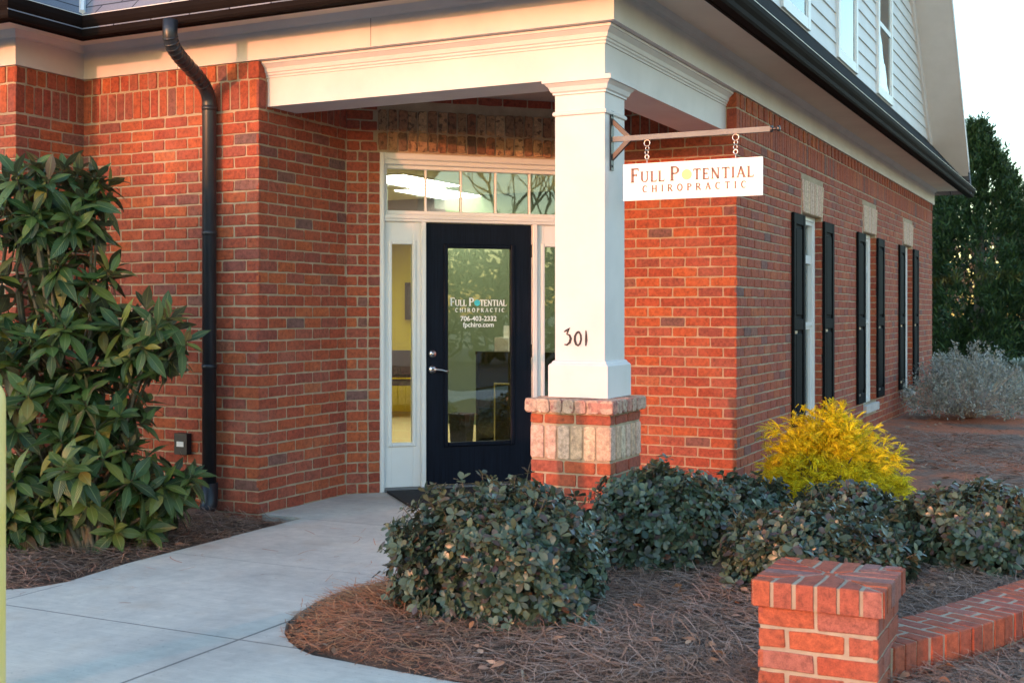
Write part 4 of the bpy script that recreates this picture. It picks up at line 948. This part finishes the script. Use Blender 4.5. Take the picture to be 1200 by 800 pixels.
# ---------------- golden thread shrub
t0=wpos(970,594,8.5); t=empty('golden_shrub',(t0[0],t0[1],0),'bright yellow thread leaved shrub in front of the first shuttered window','shrub')
def thread_t():
    V=[];F=[]
    def rib(pts,w):
        k=len(V)
        for i,p in enumerate(pts):
            ww=w*(1-.6*i/(len(pts)-1)); V.append((p[0],p[1]-ww,p[2])); V.append((p[0],p[1]+ww,p[2]+ww)); 
        for i in range(len(pts)-1): F.append((k+2*i,k+2*i+1,k+2*i+3,k+2*i+2))
    rib([(0,0,0),(.35,0,.02),(.7,0,-.09),(1,0,-.30)],.045)
    for s in (.2,.35,.5,.65,.8):
        for sg_ in (-1,1):
            z=-.25*s*s; rib([(s,0,z),(s+.15,sg_*.17,z+.03),(s+.30,sg_*.27,z-.10)],.040)
    return V,F
TV,TF=thread_t(); Ms=[]
for i in range(5200):
    u=rng.uniform(0,2*math.pi); cz=rng.uniform(-.1,1); rad=math.sqrt(1-max(cz,0)**2); b=1+.12*math.sin(3*u+cz*4)+.1*math.sin(7*u+2)
    rr=(rng.uniform(.35,1)**.5)*b; peak=1-.35*rad*0
    prof=rad*(1-.30*max(cz,0)); p=np.array([.50*prof*math.cos(u)*rr,.46*prof*math.sin(u)*rr,.10+.54*max(cz,0)*rr+rng.uniform(-.05,.05)])
    ax=np.array([math.cos(u)*rad,math.sin(u)*rad,.05+cz*.5])+rng.normal(size=3)*.55; l=rng.uniform(.045,.085)
    Ms.append(frame(ax,[0,0,1],p,l,rng.uniform(-1,1)))
for (dx,dz,n) in ((-.38,.50,26),(-.32,.42,16),(.08,.66,22),(-.12,.60,20),(.48,.34,14)):
    for k in range(n): 
        a=R_(YAW); Ms.append(frame(rng.normal(size=3)+np.array([dx,0,.6]),[0,0,1],np.array([dx*math.cos(a),dx*math.sin(a),dz])+rng.normal(size=3)*.03,rng.uniform(.05,.10),rng.uniform(-1,1)))
inst('foliage',TV,TF,Ms,M['gold'],t,smooth=False)
mb=MB()
for k in range(14): a=k*.9; mb.tube([(0,0,0),(.15*math.cos(a),.15*math.sin(a),.2),(.33*math.cos(a),.33*math.sin(a),.38)],[.012,.007,.003],5)
a=R_(YAW); mb.tube([(-.1*math.cos(a),-.1*math.sin(a),.2),(-.3*math.cos(a),-.3*math.sin(a),.36),(-.40*math.cos(a),-.40*math.sin(a),.47)],[.006,.004,.002],5)
mb.build('stem',M['stem'],t,loc=(0,0,0))
# ---------------- silver shrub
t0=wpos(1138,490,15.9); t=empty('silver_shrub',(t0[0],t0[1],0),'wide silver grey shrub by the far corner of the brick wall','shrub')
Ms=[]; mb=MB()
for i in range(620):
    u=rng.uniform(0,2*math.pi); cz=rng.uniform(-.1,1); rad=math.sqrt(1-max(cz,0)**2); rr=rng.uniform(.6,1.05)**.5*(1+.12*math.sin(4*u+cz*5))
    tip=np.array([.78*rad*math.cos(u)*rr,.7*rad*math.sin(u)*rr,.12+.74*max(cz,0)*rr]); ax=up_dir([math.cos(u)*rad,math.sin(u)*rad,cz],.7)+rng.normal(size=3)*.25
    if i%2==0: mb.tube([Vector(tip),Vector(tip*.6+np.array([0,0,.02])),Vector((tip[0]*.1,tip[1]*.1,0))],[.002,.004,.009],4,cap=False)
    for k in range(22):
        s=rng.uniform(-.16,.05); p=tip+ax*s+rng.normal(size=3)*.018; Ms.append(frame(rng.normal(size=3)+ax*.9,[0,0,1],p,rng.uniform(.03,.05),rng.uniform(-1,1)))
inst('foliage',SML[0],SML[1],Ms,M['silver'],t); mb.build('stem',M['stone'],t,loc=(0,0,0))
# ---------------- conifer
def conifer(px,d,H,Rb,n,name,label,seed,z0=.35):
    r=np.random.default_rng(seed); p=wpos(px,366,d); t=empty(name,(p[0],p[1],-.15),label,'tree')
    Ms=[]; mb=MB(); mb.tube([(0,0,0),(.05,0,H*.5),(0,0,H*.96)],[.18,.10,.02],8); mb.build('trunk',M['bark'],t,loc=(0,0,0))
    ph=r.uniform(0,6,4)
    for i in range(n):
        f=r.uniform(0,1)**1.25; z=z0+(H-z0)*f; u=r.uniform(0,6.283)
        R0=Rb*((1-f)**1.05)*(1+.22*math.sin(4*u+ph[0]+f*7)+.18*math.sin(7*u+ph[1]-f*13)); 
        rr=R0*(r.uniform(.35,1)**.5); c=np.array([rr*math.cos(u),rr*math.sin(u),z]); 
        ax=np.array([math.cos(u)*.8,math.sin(u)*.8,.9+f])+r.normal(size=3)*.15; ax/=np.linalg.norm(ax); sz=r.uniform(.35,1.0)*(1-.4*f)
        for k in range(26):
            s=r.uniform(0,1); q_=c+ax*s*sz+r.normal(size=3)*.10*sz*(1.2-s); dr=ax+r.normal(size=3)*.45
            l=r.uniform(.12,.26)*(1-.3*f); Ms.append(frame(dr,[0,0,1],q_,(l,l*.55,l),r.uniform(-1.5,1.5)))
        if i%6==0: mbb=None
    inst('crown',SML[0],SML[1],Ms,M['ever'],t,smooth=False); return t
conifer(1146,33,6.3,3.7,3200,'evergreen_tree','dense dark evergreen tree beyond the far corner of the brick building',21,.15)
conifer(1225,36,3.7,2.8,1300,'evergreen_tree','lower evergreen rising at the right edge behind the dense dark evergreen',22,.1)
# ---------------- bare trees
def bare(x,y,H,seed,label,spread=1.0,lev=5):
    rr=random.Random(seed); t=empty('bare_tree',(x,y,-.15),label,'tree'); mb=MB(); crown=MB()
    def grow(p,d,l,r,k):
        pts=[p]; q_=p; dd=d
        for i in range(3):
            dd=(dd+Vector((rr.gauss(0,.10),rr.gauss(0,.10),rr.gauss(.03,.06)))).normalized(); q_=q_+dd*l/3; pts.append(q_)
        (mb if k==0 else crown).tube(pts,[r,r*.9,r*.8,r*.68],6 if k<2 else (4 if k<4 else 3),cap=False)
        if k>=lev: return
        nb=rr.choice((2,3,3)) if k else 5
        for j in range(nb):
            a=rr.uniform(0,6.28); tilt=rr.uniform(.25,.75)*spread; o=dd.orthogonal().normalized(); o.rotate(Matrix.Rotation(a,3,dd)); nd_=(dd*math.cos(tilt)+o*math.sin(tilt)).normalized()
            grow(pts[-1] if j<2 else pts[2],nd_,l*rr.uniform(.62,.82),r*.62,k+1)
    grow(Vector((0,0,0)),Vector((0,0,1)),H*.28,H*.018,0)
    mb.build('trunk',M['bark'],t,loc=(0,0,0)); crown.build('crown',M['bark'],t,loc=(0,0,0)); return t
p=wpos(1215,366,48); bare(p[0],p[1],8,5,'bare winter tree far beyond the evergreen at the right edge')
def woods():
    rr=np.random.default_rng(77); Ms=[]
    for i in range(9000):
        f=rr.uniform(); x=-30+110*f; y=80+12*math.sin(f*9)+rr.normal()*2; h=6.5+1.8*math.sin(f*41)+1.2*math.sin(f*97); z=h*rr.uniform(0,1)**.7
        Ms.append(frame(rr.normal(size=3),[0,0,1],[x,y,z],(rr.uniform(.7,1.6),)*3,rr.uniform(-1,1)))
    o=inst('distant_woods',SML[0],SML[1],Ms,simple('distant_winter_woods',(.20,.17,.14),.9,var=.3,nscale=.3)); tag(o,'hazy brown winter woods on the horizon behind the evergreens','woods',kind='stuff')
woods()
# out of frame: trees and hedge mirrored in glass; southern hedges added for shade
bare(24,-6,10,31,'bare tree across the car park, left of the pair mirrored in the transom',1.1,6)
bare(29,-2,11,32,'bare tree across the car park, the farther of the pair mirrored in the transom',1.1,6)
bare(22,-13,10,33,'bare tree at the south end of the car park hedge',1.1,6)
def hedge(x0,y0,x1,y1,h0,h1,n,label,seed,wd=.8,name='hedge'):
    r=np.random.default_rng(seed); t=empty(name,((x0+x1)/2,(y0+y1)/2,-.15),label,'hedge'); Ms=[]; c0=np.array([(x0+x1)/2,(y0+y1)/2,0]); 
    for i in range(n):
        f=r.uniform(); hh=h0+(h1-h0)*f; hh*=1+.10*math.sin(f*37+1)+.07*math.sin(f*91); z=hh*(r.uniform(0,1)**.6); p=np.array([x0+(x1-x0)*f,y0+(y1-y0)*f,z])-c0+np.array([r.normal()*wd*.4,r.normal()*wd*.4,0])
        Ms.append(frame(r.normal(size=3),[0,0,1],p,(r.uniform(.25,.45),)*3,r.uniform(-1,1)))
    inst('foliage',SML[0],SML[1],Ms,M['hedge'],t,smooth=False)
    for k in range(12): m_=MB(); f=(k+.5)/12; m_.tube([(x0+(x1-x0)*f-c0[0],y0+(y1-y0)*f-c0[1],0),(x0+(x1-x0)*f-c0[0],y0+(y1-y0)*f-c0[1],(h0+(h1-h0)*f)*.6)],[.06,.03],5); m_.build('stem',M['bark'],t,loc=(0,0,0))
    return t
hedge(16,-14,21,5,3.0,3.3,9000,'clipped evergreen hedge along the east side of the car park',41,1.6)
hedge(-22,-24,6,-24,1.85,1.85,12000,'unseen low hedge added south of the car park to keep low sun off the shrubs',42,.9)  # sun blocker added out of view, height set by its shadow line
hedge(-24,-22,-11.4,-22,4.6,4.15,16000,'unseen taller hedge added at the south west to shade the lower facade and door wall',43,1.0)  # added out of view so the lower facade and door fall in shade
# ---------------- foreground brick pier
pr=empty('brick_pier',(-.9375,4.465,0),'square red brick pier with overhanging brick cap ending the low garden wall','pier')
bx0,bx1,by0,by1=-1.138,-.737,4.265,4.666
mb=MB(); mb.box((bx0,by0,-.1),(bx1,by1,.33),1)
fc=[((0,by0),UX,NS,bx0,bx1,0),((bx1,0),UY,NE,by0,by1,1),((0,by1),(-1,0),(0,1),-bx1,-bx0,0),((bx0,0),(0,-1),(-1,0),-by1,-by0,1)]
for (O_,U,N,a,b,par) in fc:
    for i in range(5):
        z1=.316-i*.0765; z0=z1-.0635
        cuts=[a,a+.195,b] if (i+par)%2==0 else [a,a+.095,a+.30,b]
        for k in range(len(cuts)-1): brick(mb,O_,U,N,cuts[k]+(.007 if k else -.005),cuts[k+1]-(.007 if k<len(cuts)-2 else -.005),z0,z1,0,jit=.0028,c=.004)
mb.build('shaft',[M['pierbrick'],M['piermortar']],pr)
def clip(poly,a,b,c):  # keep a*x+b*y<=c
    out=[]
    for i in range(len(poly)):
        p,q_=poly[i],poly[(i+1)%len(poly)]; dp=a*p[0]+b*p[1]-c; dq=a*q_[0]+b*q_[1]-c
        if dp<=0: out.append(p)
        if dp*dq<0: t_=dp/(dp-dq); out.append((p[0]+(q_[0]-p[0])*t_,p[1]+(q_[1]-p[1])*t_))
    return out
def prism(mb,poly,z0,z1,bv=.005,mat=0,j=.0015):
    if len(poly)<3: return
    pl=[poly[0]]
    for p in poly[1:]:
        if math.hypot(p[0]-pl[-1][0],p[1]-pl[-1][1])>.004: pl.append(p)
    if math.hypot(pl[0][0]-pl[-1][0],pl[0][1]-pl[-1][1])<.004: pl.pop()
    if len(pl)<3: return
    # subdivide edges for wobble
    P=[]
    for i in range(len(pl)):
        a,b=pl[i],pl[(i+1)%len(pl)]; P.append(a)
        if math.hypot(a[0]-b[0],a[1]-b[1])>.05: P.append(((a[0]+b[0])/2,(a[1]+b[1])/2))
    P=[(x+random.uniform(-j,j),y+random.uniform(-j,j)) for x,y in P]; cx=sum(p[0] for p in P)/len(P); cy=sum(p[1] for p in P)/len(P); n=len(P)
    def ins(p,d): dx,dy=cx-p[0],cy-p[1]; l=math.hypot(dx,dy) or 1; d=min(d,l*.4); return (p[0]+dx/l*d,p[1]+dy/l*d)
    zj=random.uniform(-.0015,.0015); V=[(*ins(p,bv*.8),z0) for p in P]+[(*p,z0+bv) for p in P]+[(*p,z1-bv+zj) for p in P]+[(*ins(p,bv),z1+zj) for p in P]
    F=[(r*n+k,r*n+(k+1)%n,(r+1)*n+(k+1)%n,(r+1)*n+k) for r in range(3) for k in range(n)]+[tuple(3*n+k for k in range(n)),tuple(range(n-1,-1,-1))]; mb.add(V,F,mat)
cx,cy,hc=-.9375,4.465,.228
mb=MB(); mb.box((cx-hc+.006,cy-hc+.006,.322),(cx+hc-.005,cy+hc-.005,.4065),1)
for s in range(4):
    ca,sa=[(1,0),(0,1),(-1,0),(0,-1)][s]; Rt=lambda x,y:(cx+x*ca-y*sa,cy+x*sa+y*ca)
    nb=6; pw=2*hc/nb
    for k in range(nb):
        x0=-hc+k*pw+(.007 if k else 0); x1=-hc+(k+1)*pw-(.007 if k<nb-1 else 0)
        poly=[(x0,-hc),(x1,-hc),(x1,-.028),(x0,-.028)]
        poly=clip(poly,1,1,-.009); poly=clip(poly,-1,1,-.009)    # y<=-|x|
        if len(poly)>2: prism(mb,[Rt(*p) for p in poly],.320,.410,.003,0,.0022)
prism(mb,[(cx-.02,cy-.02),(cx+.02,cy-.02),(cx+.02,cy+.02),(cx-.02,cy+.02)],.33,.409,.003)
mb.build('cap',[M['pierbrick'],M['piermortar']],pr)
# ---------------- low curved wall
lw=empty('low_garden_wall',(-.5,5.5,0),'low curved red brick edging wall running back from the foreground pier','garden wall')
cl=[(-.875,4.74),(-.79,4.93),(-.655,5.15),(-.56,5.38),(-.475,5.60),(-.385,5.85),(-.28,6.12),(-.15,6.45),(.02,6.85),(.25,7.3),(.55,7.8)]
P=[Vector(p)*.96 for p in cl]; S_=[0]
for i in range(1,len(P)): S_.append(S_[-1]+(P[i]-P[i-1]).length)
def at(s):
    for i in range(1,len(P)):
        if s<=S_[i] or i==len(P)-1:
            f=(s-S_[i-1])/(S_[i]-S_[i-1]); p=P[i-1].lerp(P[i],f)
            a=(P[min(i,len(P)-1)]-P[max(i-2,0)]).normalized(); b=(P[min(i+1,len(P)-1)]-P[i-1]).normalized(); d=a.lerp(b,f).normalized(); return p,Vector((d.y,-d.x))
mb=MB(); s=0; k=0; hw=.13
while s<S_[-1]-.1:
    pw=.0805; (p0,o0),(p1,o1)=at(s+.007),at(s+pw-.008); sp=(.30 if k%2 else .62)
    w0=-hw; w1=hw; m_=w0+(w1-w0)*sp
    for (a,b) in ((w0,m_-.008),(m_+.008,w1)):
        q4=[p0+o0*a,p1+o1*a,p1+o1*b,p0+o0*b]; prism(mb,[(v.x,v.y) for v in q4][::-1],.045,.158,.004,0,.003)
        prism(mb,[(v.x,v.y) for v in q4][::-1],-.06,.036,.004,0) if b==w1 else None
    s+=pw; k+=1
prof=[(-.115,-.1),(.118,-.1),(.124,.1555),(-.124,.1555)]
smp=[at(x)[0] for x in np.linspace(.0,S_[-1]-.12,24)]
mb.sweep([(v.x,v.y) for v in smp],prof,1); mb.build('brick_coping',[M['pierbrick'],M['piermortar']],lw)
# ---------------- bollard
bp=(-3.585,3.02,0)
t=empty('bollard',bp,'tall faded yellow bollard with a domed top at the left edge of the walkway','bollard')
mb=MB(); mb.lathe((0,0,0),[(.085,0),(.085,1.04),(.082,1.065),(.070,1.09),(.045,1.106),(0.0001,1.111)],32); mb.build('bollard_cover',M['bollard'],t,smooth=True,loc=(0,0,0))
# ---------------- litter
Ms=[]
for i in range(420):
    x=random.uniform(-3.3,.5); y=random.uniform(4.0,6.6)
    if not inpoly(x,y,ISLP): continue
    Ms.append(frame([math.cos(i),math.sin(i*1.7),random.uniform(-.2,.3)],[random.gauss(0,.4),random.gauss(0,.4),1],[x,y,hz(x,y)+.035],(random.uniform(.03,.062),)*3,random.uniform(-.6,.6)))
for i in range(160):
    x=random.uniform(-7,-4.85); y=random.uniform(4.2,6.5)
    Ms.append(frame([math.cos(i),math.sin(i*1.7),random.uniform(-.2,.3)],[0,0,1],[x,y,hz(x,y)+.03],(random.uniform(.025,.06),)*3,random.uniform(-.6,.6)))
for i in range(500):
    x=random.uniform(-2.5,3); y=random.uniform(9.4,19)
    Ms.append(frame([math.cos(i),math.sin(i*1.7),random.uniform(-.2,.3)],[0,0,1],[x,y,ez(x,y)+.015],(random.uniform(.04,.09),)*3,random.uniform(-.6,.6)))
tag(inst('leaf_litter',HAW[0],HAW[1],Ms,M['dry']),'dry brown leaves scattered over the mulch and bare soil','leaf litter',kind='stuff')
